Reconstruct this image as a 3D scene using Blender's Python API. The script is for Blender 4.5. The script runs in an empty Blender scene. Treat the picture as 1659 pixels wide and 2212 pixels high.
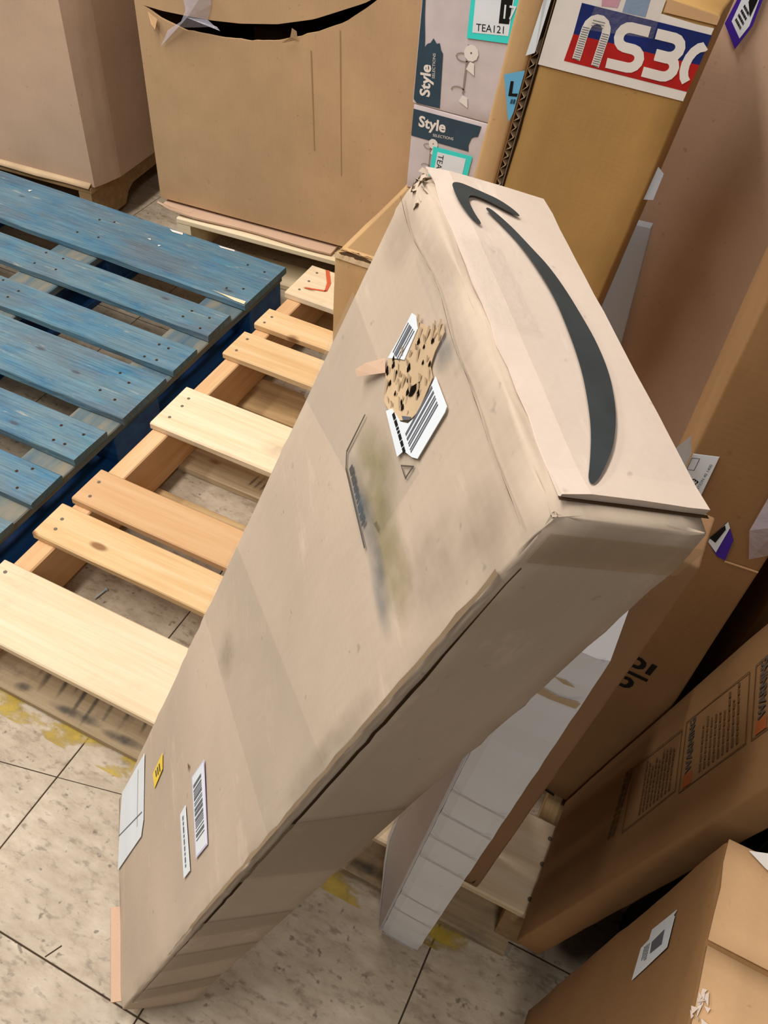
import bpy, math, random
from mathutils import Vector, Matrix, noise

# ------------------------------------------------------------------ camera, world, light
S = bpy.context.scene
COL = S.collection
S.view_settings.view_transform = 'Standard'
S.view_settings.look = 'None'
S.view_settings.gamma = 1.0
S.view_settings.use_curve_mapping = False
S.view_settings.exposure = 0.0

cam = bpy.data.cameras.new('camera')
cam.sensor_fit = 'HORIZONTAL'
cam.sensor_width = 36.0
cam.lens = 39.751
cam.clip_start = 0.02
cam_ob = bpy.data.objects.new('camera', cam)
COL.objects.link(cam_ob)
_r, _d, _f = (0.897079, 0.436679, 0.067528), (0.366019, -0.648745, -0.667203), (-0.247545, 0.62325, -0.741809)
cam_ob.matrix_world = Matrix(((_r[0], -_d[0], -_f[0], 0.9152), (_r[1], -_d[1], -_f[1], -0.44),
                              (_r[2], -_d[2], -_f[2], 1.3244), (0, 0, 0, 1)))
S.camera = cam_ob

world = bpy.data.worlds.new('warehouse_air')
S.world = world
world.use_nodes = True
world.node_tree.nodes['Background'].inputs[0].default_value = (1.0, 0.93, 0.84, 1)
world.node_tree.nodes['Background'].inputs[1].default_value = 0.05


def ceiling_lamp(loc, sx, sy, watt, rot=(0, 0, 0), color=(1.0, 0.95, 0.9)):
    l = bpy.data.lights.new('ceiling_lamp', 'AREA')
    l.shape = 'RECTANGLE'
    l.size, l.size_y, l.energy, l.color = sx, sy, watt, color
    o = bpy.data.objects.new('ceiling_lamp', l)
    o.location = loc
    o.rotation_euler = rot
    COL.objects.link(o)


ceiling_lamp((-1.9, -0.5, 3.1), 0.3, 2.4, 70)
ceiling_lamp((-0.35, -0.35, 3.2), 0.3, 2.4, 90)
ceiling_lamp((1.45, -2.1, 3.1), 0.3, 2.0, 31)
ceiling_lamp((0.0, 1.9, 3.2), 0.3, 1.6, 24)


# ------------------------------------------------------------------ helpers
def lin(c):
    return tuple(((x / 255) / 12.92 if x / 255 <= 0.04045 else ((x / 255 + 0.055) / 1.055) ** 2.4) for x in c[:3]) + (1,)


class NT:
    def __init__(s, name):
        s.m = bpy.data.materials.new(name)
        s.m.use_nodes = True
        s.t = s.m.node_tree
        s.p = s.t.nodes['Principled BSDF']
        s.out = s.t.nodes['Material Output']

    def n(s, kind, **kw):
        o = s.t.nodes.new(kind)
        for k, v in kw.items():
            if k in o.inputs.keys():
                o.inputs[k].default_value = v
            else:
                setattr(o, k, v)
        return o

    def l(s, a, b):
        s.t.links.new(a, b)

    def coords(s, scale=(1, 1, 1), rnd=0.0):
        tc = s.n('ShaderNodeTexCoord')
        mp = s.n('ShaderNodeMapping')
        mp.inputs['Scale'].default_value = scale
        if rnd:
            oi = s.n('ShaderNodeObjectInfo')
            mu = s.n('ShaderNodeMath', operation='MULTIPLY')
            mu.inputs[1].default_value = rnd
            s.l(oi.outputs['Random'], mu.inputs[0])
            cb = s.n('ShaderNodeCombineXYZ')
            for i in range(3):
                s.l(mu.outputs[0], cb.inputs[i])
            s.l(cb.outputs[0], mp.inputs['Location'])
        s.l(tc.outputs['Object'], mp.inputs['Vector'])
        return mp.outputs[0]

    def noise(s, vec, scale, detail=4, rough=0.55):
        n = s.n('ShaderNodeTexNoise')
        n.inputs['Scale'].default_value = scale
        n.inputs['Detail'].default_value = detail
        n.inputs['Roughness'].default_value = rough
        s.l(vec, n.inputs['Vector'])
        return n.outputs['Fac']

    def ramp(s, fac, stops):
        r = s.n('ShaderNodeValToRGB')
        e = r.color_ramp.elements
        while len(e) < len(stops):
            e.new(0.5)
        for el, (p, c) in zip(e, stops):
            el.position = p
            el.color = c if len(c) == 4 else lin(c)
        s.l(fac, r.inputs[0])
        return r.outputs[0]

    def mix(s, fac, a, b, mode='MIX'):
        m = s.n('ShaderNodeMix', data_type='RGBA', blend_type=mode)
        for v, i in ((fac, 0), (a, 6), (b, 7)):
            if isinstance(v, (int, float)):
                m.inputs[i].default_value = v
            elif isinstance(v, tuple):
                m.inputs[i].default_value = v if len(v) == 4 else lin(v)
            else:
                s.l(v, m.inputs[i])
        return m.outputs[2]

    def bump(s, h, strength=0.2, dist=0.002):
        b = s.n('ShaderNodeBump')
        b.inputs['Strength'].default_value = strength
        b.inputs['Distance'].default_value = dist
        s.l(h, b.inputs['Height'])
        s.l(b.outputs[0], s.p.inputs['Normal'])


def bw(a, b=None):
    return ((a, a, a, 1))


MATS = {}


def cardboard(name, rgb, var=0.10, rough=0.8, flute=0.10, scuff=0.0):
    t = NT(name)
    v = t.coords(rnd=7.0)
    big = t.noise(v, 5.0, 3)
    fib = t.noise(t.coords((260, 260, 40), rnd=3.0), 1.0, 3)
    d = tuple(max(0, c * (1 - var)) for c in rgb)
    u = tuple(min(255, c * (1 + var)) for c in rgb)
    c = t.ramp(big, [(0.25, d), (0.75, u)])
    c = t.mix(0.05, c, t.ramp(fib, [(0.35, (0.25, 0.2, 0.15, 1)), (0.65, (0.9, 0.85, 0.8, 1))]), 'SOFT_LIGHT')
    sp = t.noise(v, 90.0, 2)
    c = t.mix(t.ramp(sp, [(0.70, bw(0)), (0.78, bw(0.35))]), c, tuple(x * 0.6 for x in rgb))
    if scuff:
        sc = t.noise(t.coords((3, 14, 9), rnd=5), 2.0, 5, 0.7)
        c = t.mix(t.ramp(sc, [(0.58, bw(0)), (0.72, bw(scuff))]), c, tuple(min(255, x * 1.18 + 8) for x in rgb))
    t.l(c, t.p.inputs['Base Color'])
    t.p.inputs['Roughness'].default_value = rough
    t.p.inputs['Specular IOR Level'].default_value = 0.25
    w = t.n('ShaderNodeTexWave', wave_type='BANDS', bands_direction='Z')
    w.inputs['Scale'].default_value = 45
    w.inputs['Distortion'].default_value = 0.6
    t.l(v, w.inputs['Vector'])
    t.bump(t.mix(flute, t.noise(v, 30.0, 5), w.outputs['Fac']), 0.22, 0.0012)
    MATS[name] = t.m
    return t.m


def wood(name, c1, c2, c3, knots=True, stain=0.0):
    t = NT(name)
    v = t.coords((1.3, 22, 22), rnd=40.0)
    g = t.noise(v, 2.2, 6, 0.6)
    c = t.ramp(g, [(0.30, c1), (0.52, c2), (0.72, c3)])
    fine = t.noise(t.coords((5, 160, 160), rnd=11), 1.5, 3)
    c = t.mix(0.25, c, t.ramp(fine, [(0.3, (0.3, 0.25, 0.2, 1)), (0.6, (0.85, 0.8, 0.75, 1))]), 'SOFT_LIGHT')
    oi = t.n('ShaderNodeObjectInfo')
    c = t.mix(t.ramp(oi.outputs['Random'], [(0, bw(0)), (1, bw(0.55))]), c, tuple(x * 0.86 for x in c1))
    if knots:
        vo = t.n('ShaderNodeTexVoronoi')
        vo.inputs['Scale'].default_value = 1.0
        t.l(t.coords((4.5, 11, 9), rnd=23), vo.inputs['Vector'])
        c = t.mix(t.ramp(vo.outputs['Distance'], [(0.055, bw(0.85)), (0.10, bw(0))]), c, (128, 84, 48))
    if stain:
        sn = t.noise(t.coords((7, 9, 9), rnd=13), 1.6, 5, 0.7)
        c = t.mix(t.ramp(sn, [(0.56, bw(0)), (0.70, bw(stain))]), c, (112, 104, 96))
    t.l(c, t.p.inputs['Base Color'])
    t.p.inputs['Roughness'].default_value = 0.72
    t.p.inputs['Specular IOR Level'].default_value = 0.25
    t.bump(g, 0.25, 0.0015)
    MATS[name] = t.m
    return t.m


def plain(name, rgb, rough=0.6, spec=0.3, var=0.0, emit=0):
    t = NT(name)
    if var:
        c = t.ramp(t.noise(t.coords(), 22.0, 4), [(0.3, tuple(x * (1 - var) for x in rgb)), (0.7, tuple(min(255, x * (1 + var)) for x in rgb))])
        t.l(c, t.p.inputs['Base Color'])
    else:
        n = t.n('ShaderNodeRGB')
        n.outputs[0].default_value = lin(rgb)
        t.l(n.outputs[0], t.p.inputs['Base Color'])
    t.p.inputs['Roughness'].default_value = rough
    t.p.inputs['Specular IOR Level'].default_value = spec
    MATS[name] = t.m
    return t.m


def film(name, rgb, alpha, rough=0.12, bump=0.5, bscale=(18, 60, 25)):
    t = NT(name)
    n = t.n('ShaderNodeRGB')
    n.outputs[0].default_value = lin(rgb)
    t.l(n.outputs[0], t.p.inputs['Base Color'])
    h = t.noise(t.coords(bscale), 1.0, 4)
    t.p.inputs['Roughness'].default_value = rough
    t.p.inputs['Specular IOR Level'].default_value = 0.6
    t.p.inputs['Alpha'].default_value = alpha
    t.bump(h, bump, 0.004)
    MATS[name] = t.m
    return t.m


def mesh_ob(name, verts, faces, mat, parent=None, smooth=False, link=True):
    me = bpy.data.meshes.new(name)
    me.from_pydata([tuple(v) for v in verts], [], faces)
    me.validate()
    if smooth:
        me.polygons.foreach_set('use_smooth', [True] * len(me.polygons))
    if mat is not None:
        me.materials.append(MATS[mat] if isinstance(mat, str) else mat)
    me.update()
    o = bpy.data.objects.new(name, me)
    if link:
        COL.objects.link(o)
    if parent is not None:
        o.parent = parent
    return o


def tag(o, label, cat, group=None, kind=None):
    o['label'] = label
    if cat:
        o['category'] = cat
    if group:
        o['group'] = group
    if kind:
        o['kind'] = kind
    return o


def thing(name, label, cat, loc, ex=None, ey=None, ez=None, group=None):
    o = bpy.data.objects.new(name, None)
    o.empty_display_size = 0.05
    COL.objects.link(o)
    if ex is None:
        ex, ez = (1, 0, 0), (0, 0, 1)
    ex = Vector(ex).normalized()
    ez = Vector(ez).normalized()
    ey = ez.cross(ex).normalized()
    ex = ey.cross(ez).normalized()
    o.matrix_world = Matrix(((ex[0], ey[0], ez[0], loc[0]), (ex[1], ey[1], ez[1], loc[1]),
                             (ex[2], ey[2], ez[2], loc[2]), (0, 0, 0, 1)))
    return tag(o, label, cat, group)


def axis_list(d, r, cell):
    r = min(r, d * 0.35)
    n = max(1, int(round((d - 2 * r) / cell)))
    return [0, r * 0.35, r] + [r + (d - 2 * r) * i / n for i in range(1, n)] + [d - r, d - r * 0.35, d]


def carton(name, dims, mat, parent, r=0.004, cell=0.03, amp=0.0008, bulge=0.0, seed=0, rag=0.0012, dents=(), z0=0.0, o=(0, 0)):
    """rounded, slightly uneven closed box from (o,z0) to dims, edges worn"""
    dx, dy, dz = dims
    ax, ay, az = axis_list(dx, r, cell), axis_list(dy, r, cell), axis_list(dz, r, cell)
    idx, V, F = {}, [], []
    D = Vector(dims)
    rr = [min(r, d * 0.35) for d in dims]

    def vert(i, j, k):
        key = (i, j, k)
        if key in idx:
            return idx[key]
        p = Vector((ax[i], ay[j], az[k]))
        inner = Vector([min(max(p[a], rr[a]), D[a] - rr[a]) for a in range(3)])
        q = p - inner
        nrm = Vector([0 if abs(q[a]) < 1e-9 else q[a] / rr[a] for a in range(3)])
        edge = sum(1 for a in range(3) if abs(q[a]) > 1e-6)
        nn = nrm.normalized()
        pos = inner + Vector([nn[a] * rr[a] for a in range(3)])
        s = Vector((seed * 3.7, seed * 1.3, seed * 2.1))
        disp = amp * noise.noise(p * 9 + s)
        if edge >= 2:
            disp += rag * noise.noise(p * 70 + s) + rag * 0.8 * noise.noise(p * 25 + s) - rag * 0.3
        if bulge:
            w = 1.0
            for a in range(3):
                if abs(nrm[a]) < 0.01:
                    w *= math.sin(math.pi * p[a] / D[a])
            disp += bulge * w if edge == 1 else 0
        for (c, rad, depth) in dents:
            dd = (p - Vector(c)).length
            if dd < rad:
                g = (1 - dd / rad) ** 2
                disp -= depth * g * (1 + 0.8 * noise.noise(p * 60 + s))
        pos += nn * disp
        idx[key] = len(V)
        V.append((pos[0] + o[0], pos[1] + o[1], pos[2] + z0))
        return idx[key]
    nx, ny, nz = len(ax) - 1, len(ay) - 1, len(az) - 1
    for i in range(nx):
        for j in range(ny):
            F.append((vert(i, j, 0), vert(i, j + 1, 0), vert(i + 1, j + 1, 0), vert(i + 1, j, 0)))
            F.append((vert(i, j, nz), vert(i + 1, j, nz), vert(i + 1, j + 1, nz), vert(i, j + 1, nz)))
    for i in range(nx):
        for k in range(nz):
            F.append((vert(i, 0, k), vert(i + 1, 0, k), vert(i + 1, 0, k + 1), vert(i, 0, k + 1)))
            F.append((vert(i, ny, k), vert(i, ny, k + 1), vert(i + 1, ny, k + 1), vert(i + 1, ny, k)))
    for j in range(ny):
        for k in range(nz):
            F.append((vert(0, j, k), vert(0, j, k + 1), vert(0, j + 1, k + 1), vert(0, j + 1, k)))
            F.append((vert(nx, j, k), vert(nx, j + 1, k), vert(nx, j + 1, k + 1), vert(nx, j, k + 1)))
    return mesh_ob(name, V, F, mat, parent, smooth=True)


def slab(name, c0, c1, mat, parent, bev=0.0):
    x0, y0, z0 = c0
    x1, y1, z1 = c1
    V = [(x0, y0, z0), (x1, y0, z0), (x1, y1, z0), (x0, y1, z0), (x0, y0, z1), (x1, y0, z1), (x1, y1, z1), (x0, y1, z1)]
    F = [(3, 2, 1, 0), (4, 5, 6, 7), (0, 1, 5, 4), (1, 2, 6, 5), (2, 3, 7, 6), (3, 0, 4, 7)]
    o = mesh_ob(name, V, F, mat, parent)
    if bev:
        b = o.modifiers.new('bevel', 'BEVEL')
        b.width = bev
        b.segments = 1
    return o


# face mappers: (a, b, height above face) -> local point
def on_front(y=0.0):
    return lambda a, b, h: (a, y - h, b)


def on_top(z):
    return lambda a, b, h: (a, b, z + h)


def on_left(x=0.0):
    return lambda a, b, h: (x - h, a, b)


def decal(name, polys, fmap, mat, parent, h=0.0015, th=0.0004, stuff=False):
    """thin printed or stuck-on shapes lying on a face; each poly a list of (a,b)"""
    V, F = [], []
    for poly in polys:
        n = len(poly)
        b = len(V)
        V += [fmap(p[0], p[1], h + th) for p in poly]
        F.append(tuple(range(b, b + n)))
        b2 = len(V)
        V += [fmap(p[0], p[1], h) for p in poly]
        for i in range(n):
            j = (i + 1) % n
            F.append((b + i, b2 + i, b2 + j, b + j))
    o = mesh_ob(name, V, F, mat, parent)
    if stuff or len(polys) > 1:
        o['kind'] = 'stuff'
    # make the top faces point away from the carton
    me = o.data
    probe = Vector(fmap(0, 0, 1)) - Vector(fmap(0, 0, 0))
    for p in me.polygons:
        if len(p.vertices) > 4 or True:
            if p.normal.dot(probe) < -0.5:
                p.flip()
    me.update()
    return o


def blot(name, c, ea, eb, fmap, mat, parent, h=0.0016):
    """soft-edged stain filling the ellipse c +- ea +- eb"""
    pts = [(c[0] + i * ea[0] + j * eb[0], c[1] + i * ea[1] + j * eb[1]) for i, j in ((-1, -1), (1, -1), (1, 1), (-1, 1))]
    o = mesh_ob(name, [fmap(p[0], p[1], h) for p in pts], [(0, 1, 2, 3)], mat, parent)
    uv = o.data.uv_layers.new(name='UVMap')
    co = [(-1, -1), (1, -1), (1, 1), (-1, 1)]
    for li, lp in enumerate(o.data.loops):
        uv.data[li].uv = co[lp.vertex_index]
    return o


def rect(a0, b0, a1, b1):
    return [(a0, b0), (a1, b0), (a1, b1), (a0, b1)]


def affine(o, ea, eb):
    """maps text/bar coordinates into face coordinates"""
    return lambda p: (o[0] + ea[0] * p[0] + eb[0] * p[1], o[1] + ea[1] * p[0] + eb[1] * p[1])


def text_polys(s, size=1.0, bold=0.0, spacing=1.0, shear=0.0):
    cu = bpy.data.curves.new('lettering', 'FONT')
    cu.body = s
    cu.size = size
    cu.offset = bold
    cu.space_character = spacing
    cu.shear = shear
    cu.resolution_u = 3
    o = bpy.data.objects.new('lettering', cu)
    COL.objects.link(o)
    dg = bpy.context.evaluated_depsgraph_get()
    me = bpy.data.meshes.new_from_object(o.evaluated_get(dg))
    V = [(v.co.x, v.co.y) for v in me.vertices]
    polys = [[V[i] for i in p.vertices] for p in me.polygons]
    bpy.data.objects.remove(o)
    bpy.data.curves.remove(cu)
    bpy.data.meshes.remove(me)
    return polys


def lettering(name, s, o, ea, eb, fmap, mat, parent, h=0.0022, bold=0.0, spacing=1.0):
    """text whose baseline starts at o, ea = one em along the baseline, eb = one em up"""
    polys = text_polys(s, 1.0, bold, spacing)
    m = affine(o, ea, eb)
    V, F = [], []
    for poly in polys:
        b = len(V)
        V += [fmap(*m(p), h) for p in poly]
        F.append(tuple(range(b, b + len(poly))))
    ob = mesh_ob(name, V, F, mat, parent)
    probe = Vector(fmap(0, 0, 1)) - Vector(fmap(0, 0, 0))
    for p in ob.data.polygons:
        if p.normal.dot(probe) < 0:
            p.flip()
    return ob


def bars(o, ea, eb, seed, n=14, gap=0.45):
    """barcode bars inside the parallelogram o, ea, eb, running along eb"""
    rnd = random.Random(seed)
    m = affine(o, ea, eb)
    out, x = [], 0.0
    ws = [(rnd.choice((1, 1, 2, 3)), rnd.choice((1, 1, 2))) for _ in range(n)]
    tot = sum(a + b for a, b in ws)
    for a, b in ws:
        w = a / tot
        out.append([m(p) for p in ((x, 0), (x + w, 0), (x + w, 1), (x, 1))])
        x += (a + b) / tot
    return out


def lines(o, ea, eb, n, seed, fill=0.55, ragged=True):
    """rows of print too small to read"""
    rnd = random.Random(seed)
    m = affine(o, ea, eb)
    out = []
    for i in range(n):
        y0 = (i + 0.2) / n
        y1 = y0 + fill / n
        x = 0.0
        end = rnd.uniform(0.7, 1.0) if ragged else 1.0
        while x < end:
            w = rnd.uniform(0.05, 0.16)
            out.append([m(p) for p in ((x, y0), (min(x + w, end), y0), (min(x + w, end), y1), (x, y1))])
            x += w + 0.03
    return out


def board(name, L, Wd, T, mat, parent, loc, along='x', seed=0, rough=0.0012, nseg=8, link=True):
    """sawn board with worn arrises; x along the grain"""
    c = min(0.0025, T * 0.2)
    prof = [(c, 0), (Wd - c, 0), (Wd, c), (Wd, T - c), (Wd - c, T), (c, T), (0, T - c), (0, c)]
    V, F = [], []
    s = Vector((seed * 5.3, seed * 2.9, seed * 7.1))
    for i in range(nseg + 1):
        x = L * i / nseg
        for k, (y, z) in enumerate(prof):
            p = Vector((x, y, z))
            e = rough * noise.noise(Vector((x * 9, k * 1.7, 0)) + s)
            ex = rough * 1.2 * noise.noise(Vector((y * 30, z * 30, i * 3.0)) + s) if i in (0, nseg) else 0
            V.append((x + ex, y + (e if k in (0, 7, 6, 5) else -e), z + 0.3 * e))
    m = len(prof)
    for i in range(nseg):
        for k in range(m):
            k2 = (k + 1) % m
            F.append((i * m + k, (i + 1) * m + k, (i + 1) * m + k2, i * m + k2))
    F.append(tuple(range(m)))
    F.append(tuple(reversed([nseg * m + k for k in range(m)])))
    F = [tuple(reversed(f)) for f in F]
    o = mesh_ob(name, V, F, mat, parent)
    o.location = loc
    if along == 'y':
        o.rotation_euler = (0, 0, math.pi / 2)
        o.location = (loc[0] + Wd, loc[1], loc[2])
    return o


# ------------------------------------------------------------------ materials
cardboard('kraft_main', (190, 172, 152), 0.05, scuff=0.35)
cardboard('kraft_pale', (214, 196, 180), 0.05, scuff=0.4)
cardboard('kraft_side', (186, 160, 132), 0.06, scuff=0.3)
cardboard('kraft_bin', (188, 154, 116), 0.06)
cardboard('kraft_bin_pink', (196, 166, 140), 0.05)
cardboard('kraft_tan', (194, 158, 112), 0.07, rough=0.55)
cardboard('kraft_yellow', (176, 138, 82), 0.07, rough=0.6)
cardboard('kraft_rose', (204, 172, 146), 0.05)
cardboard('kraft_brown', (150, 116, 84), 0.06)
cardboard('kraft_deep', (144, 108, 70), 0.06)
cardboard('kraft_light', (206, 166, 122), 0.05)
cardboard('kraft_torn', (198, 172, 138), 0.14, rough=0.95)
cardboard('kraft_edge', (134, 114, 90), 0.15, rough=0.95)
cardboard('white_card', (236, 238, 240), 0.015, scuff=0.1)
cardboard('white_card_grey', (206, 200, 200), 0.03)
wood('pine', (214, 172, 120), (228, 194, 146), (236, 210, 170))
wood('pine_pale', (222, 196, 160), (232, 210, 176), (238, 220, 192), stain=0.15)
wood('pine_orange', (212, 166, 118), (224, 182, 136), (234, 198, 156), knots=False)
wood('pine_grey', (150, 130, 102), (186, 164, 130), (206, 186, 152), stain=0.75)
wood('pine_old', (152, 122, 84), (182, 150, 106), (204, 174, 128), stain=0.3)
wood('pine_cream', (218, 196, 156), (232, 214, 178), (240, 226, 196), knots=False)
plain('ink', (52, 58, 60), 0.5, 0.4, 0.12)
plain('ink_soft', (92, 84, 74), 0.8, 0.1)
plain('ink_brown', (104, 78, 50), 0.85, 0.1)
plain('ink_black', (22, 21, 20), 0.6, 0.2)
plain('paper', (226, 233, 238), 0.5, 0.3, 0.02)
plain('paper_warm', (232, 226, 218), 0.55, 0.3, 0.02)
plain('paper_lilac', (206, 198, 228), 0.5)
plain('paper_yellow', (240, 206, 62), 0.5, 0.3, 0.05)
plain('bar_grey', (98, 100, 108), 0.6)
plain('teal', (64, 222, 214), 0.45)
plain('sky_label', (108, 182, 222), 0.45)
plain('purple', (66, 36, 150), 0.45)
plain('slate', (52, 72, 86), 0.45, 0.3, 0.06)
plain('photo_beige', (206, 194, 194), 0.45, 0.3, 0.03)
plain('photo_grey', (150, 136, 124), 0.5)
plain('photo_pale', (232, 224, 216), 0.5)
plain('navy', (22, 40, 104), 0.4, 0.4, 0.12)
plain('red', (176, 30, 28), 0.4, 0.4, 0.1)
plain('faded_pink', (206, 152, 172), 0.4)
plain('faded_blue', (130, 156, 186), 0.4)
plain('cavity_shade', (20, 15, 10), 0.95, 0.05)
plain('mark_and_slit_shade', (66, 48, 32), 0.95, 0.05)  # own colour of nail heads and pinch mark, painted shade in slits
plain('crease', (166, 134, 98), 0.9, 0.1)
plain('grey_plastic', (196, 204, 214), 0.4, 0.4)
plain('steel', (170, 185, 190), 0.35, 0.6)
plain('black_green', (16, 24, 20), 0.5)
plain('olive_print', (140, 140, 40), 0.5)
plain('orange_print', (164, 88, 44), 0.6)
plain('red_chalk', (206, 96, 60), 0.8)
plain('nail', (110, 100, 84), 0.6, 0.4)
plain('stain_olive', (166, 154, 112), 0.7, 0.3)
film('tape_clear', (186, 176, 162), 0.16, 0.10, 0.4)
film('tape_gloss', (214, 206, 196), 0.10, 0.06, 0.9, (120, 160, 120))
film('tape_brown', (150, 124, 88), 0.35, 0.22, 0.3)
film('plastic', (206, 204, 220), 0.38, 0.10, 0.8, (30, 30, 30))
def soft_stain(name, rgb, strength):
    t = NT(name)
    uv = t.n('ShaderNodeUVMap')
    g = t.n('ShaderNodeTexGradient', gradient_type='SPHERICAL')
    t.l(uv.outputs[0], g.inputs[0])
    nz = t.noise(t.coords((40, 40, 40)), 1.0, 4)
    f = t.mix(1.0, t.ramp(g.outputs[1], [(0.0, bw(0)), (0.7, bw(strength))]), t.ramp(nz, [(0.3, bw(0.25)), (0.65, bw(1))]), 'MULTIPLY')
    n = t.n('ShaderNodeRGB')
    n.outputs[0].default_value = lin(rgb)
    t.l(n.outputs[0], t.p.inputs['Base Color'])
    t.l(f, t.p.inputs['Alpha'])
    t.p.inputs['Roughness'].default_value = 0.7
    MATS[name] = t.m


soft_stain('stain_wash', (152, 142, 98), 0.7)
soft_stain('stain_blue', (92, 108, 120), 0.5)
soft_stain('grime', (112, 98, 82), 0.22)
soft_stain('ink_wash', (78, 74, 70), 0.75)
soft_stain('rub_light', (226, 212, 196), 0.7)

# blue painted, worn pallet wood
t = NT('blue_paint')
v = t.coords((2.2, 16, 14), rnd=40)
a = t.noise(v, 2.0, 8, 0.72)
c = t.ramp(a, [(0.28, (14, 70, 108)), (0.44, (36, 100, 134)), (0.56, (70, 124, 142)), (0.70, (112, 144, 142))])
b = t.noise(t.coords((5, 16, 9), rnd=17), 1.0, 8, 0.78)
c = t.mix(t.ramp(b, [(0.34, bw(0)), (0.58, bw(0.95))]), c, (112, 130, 128))
oi = t.n('ShaderNodeObjectInfo')
c = t.mix(t.ramp(oi.outputs['Random'], [(0, bw(0)), (1, bw(0.5))]), c, (50, 104, 140))
b3 = t.noise(t.coords((2.5, 7, 7), rnd=37), 1.4, 5, 0.6)
c = t.mix(t.ramp(b3, [(0.48, bw(0)), (0.66, bw(0.7))]), c, (88, 96, 104))
b2 = t.noise(t.coords((9, 70, 40), rnd=29), 1.0, 5, 0.75)
c = t.mix(t.ramp(b2, [(0.62, bw(0)), (0.72, bw(0.75))]), c, (170, 166, 148))
fine = t.noise(t.coords((6, 190, 160), rnd=11), 1.5, 4)
c = t.mix(0.5, c, t.ramp(fine, [(0.3, (0.22, 0.22, 0.22, 1)), (0.62, (0.8, 0.8, 0.8, 1))]), 'SOFT_LIGHT')
vo = t.n('ShaderNodeTexVoronoi')
t.l(t.coords((7, 18, 12), rnd=23), vo.inputs['Vector'])
vo.inputs['Scale'].default_value = 1.0
c = t.mix(t.ramp(vo.outputs['Distance'], [(0.05, bw(0.7)), (0.11, bw(0))]), c, (62, 58, 70))
t.l(c, t.p.inputs['Base Color'])
t.p.inputs['Roughness'].default_value = 0.62
t.bump(a, 0.4, 0.0018)
MATS['blue_paint'] = t.m

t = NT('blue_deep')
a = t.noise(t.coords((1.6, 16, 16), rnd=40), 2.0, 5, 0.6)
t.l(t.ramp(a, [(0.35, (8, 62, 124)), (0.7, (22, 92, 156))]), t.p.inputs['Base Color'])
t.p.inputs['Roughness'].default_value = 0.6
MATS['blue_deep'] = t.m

t = NT('blue_worn')
a = t.noise(t.coords((2.0, 12, 16), rnd=40), 2.4, 6, 0.65)
t.l(t.ramp(a, [(0.30, (60, 92, 112)), (0.48, (98, 110, 110)), (0.68, (136, 126, 106))]), t.p.inputs['Base Color'])
t.p.inputs['Roughness'].default_value = 0.75
MATS['blue_worn'] = t.m

# mottled vinyl floor tile
t = NT('vinyl_tile')
v = t.coords((14, 30, 14), rnd=50)
a = t.noise(v, 1.2, 6, 0.7)
c = t.ramp(a, [(0.30, (150, 132, 112)), (0.45, (178, 162, 140)), (0.58, (190, 175, 154)), (0.72, (204, 190, 170))])
b = t.noise(t.coords((42, 90, 42), rnd=31), 1.0, 3, 0.6)
c = t.mix(t.ramp(b, [(0.56, bw(0)), (0.70, bw(0.75))]), c, (122, 106, 90))
d = t.noise(t.coords((5, 5, 5), rnd=9), 1.0, 4, 0.6)
c = t.mix(t.ramp(d, [(0.35, bw(0.35)), (0.6, bw(0))]), c, (150, 136, 116))
sp = t.noise(t.coords((70, 70, 70), rnd=3), 1.0, 2)
c = t.mix(t.ramp(sp, [(0.66, bw(0)), (0.74, bw(0.7))]), c, (88, 74, 62))
t.l(c, t.p.inputs['Base Color'])
t.p.inputs['Roughness'].default_value = 0.48
t.p.inputs['Specular IOR Level'].default_value = 0.3
t.bump(a, 0.08, 0.001)
MATS['vinyl_tile'] = t.m
plain('joint', (70, 58, 46), 0.9, 0.1)

# worn floor paint
t = NT('yellow_paint')
a = t.noise(t.coords((16, 22, 10)), 1.0, 5, 0.7)
t.l(t.ramp(a, [(0.4, (170, 142, 34)), (0.7, (206, 176, 48))]), t.p.inputs['Base Color'])
t.l(t.ramp(t.noise(t.coords((9, 20, 10)), 1.3, 4, 0.6), [(0.47, bw(0)), (0.60, bw(0.8))]), t.p.inputs['Alpha'])
MATS['yellow_paint'] = t.m

# ------------------------------------------------------------------ floor, wall
TS = 0.3185
floor = slab('floor', (-2.6, -1.6, -0.05), (3.0, 3.4, -0.0022), 'joint', None)
tag(floor, 'mottled beige vinyl tile floor with dark joints', None, kind='structure')
gx0, gy0 = 0.2655, -0.3145
proto = None
for i in range(-9, 8):
    for j in range(-3, 11):
        x, y = gx0 + i * TS, gy0 + j * TS
        if x < -2.4 or x > 2.7 or y > 3.1:
            continue
        if proto is None:
            g = 0.0011
            proto = slab('floor_tile', (g, g, -0.0035), (TS - g, TS - g, 0), 'vinyl_tile', floor, 0.0006)
            q = proto
        else:
            q = proto.copy()
            COL.objects.link(q)
            q.parent = floor
        q.location = (x, y, 0)
fl = lambda a, b, h: (a, b, h)
for (p0, p1, w) in (((0.10, -0.134), (0.267, -0.098), 0.0016), ((0.267, -0.098), (0.40, -0.068), 0.0013),
                    ((0.425, -0.312), (0.436, -0.29), 0.002)):
    d = Vector((p1[0] - p0[0], p1[1] - p0[1])).normalized()
    nx, ny = -d[1] * w / 2, d[0] * w / 2
    decal('floor_crack', [[(p0[0] + nx, p0[1] + ny), (p0[0] - nx, p0[1] - ny), (p1[0] - nx, p1[1] - ny), (p1[0] + nx, p1[1] + ny)]],
          fl, 'joint', floor, 0.0001, 0.0002)
decal('yellow_paint', [rect(-0.1, -0.055, 0.95, 0.015)], fl, 'yellow_paint', floor, 0.0002, 0.0002)
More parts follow.
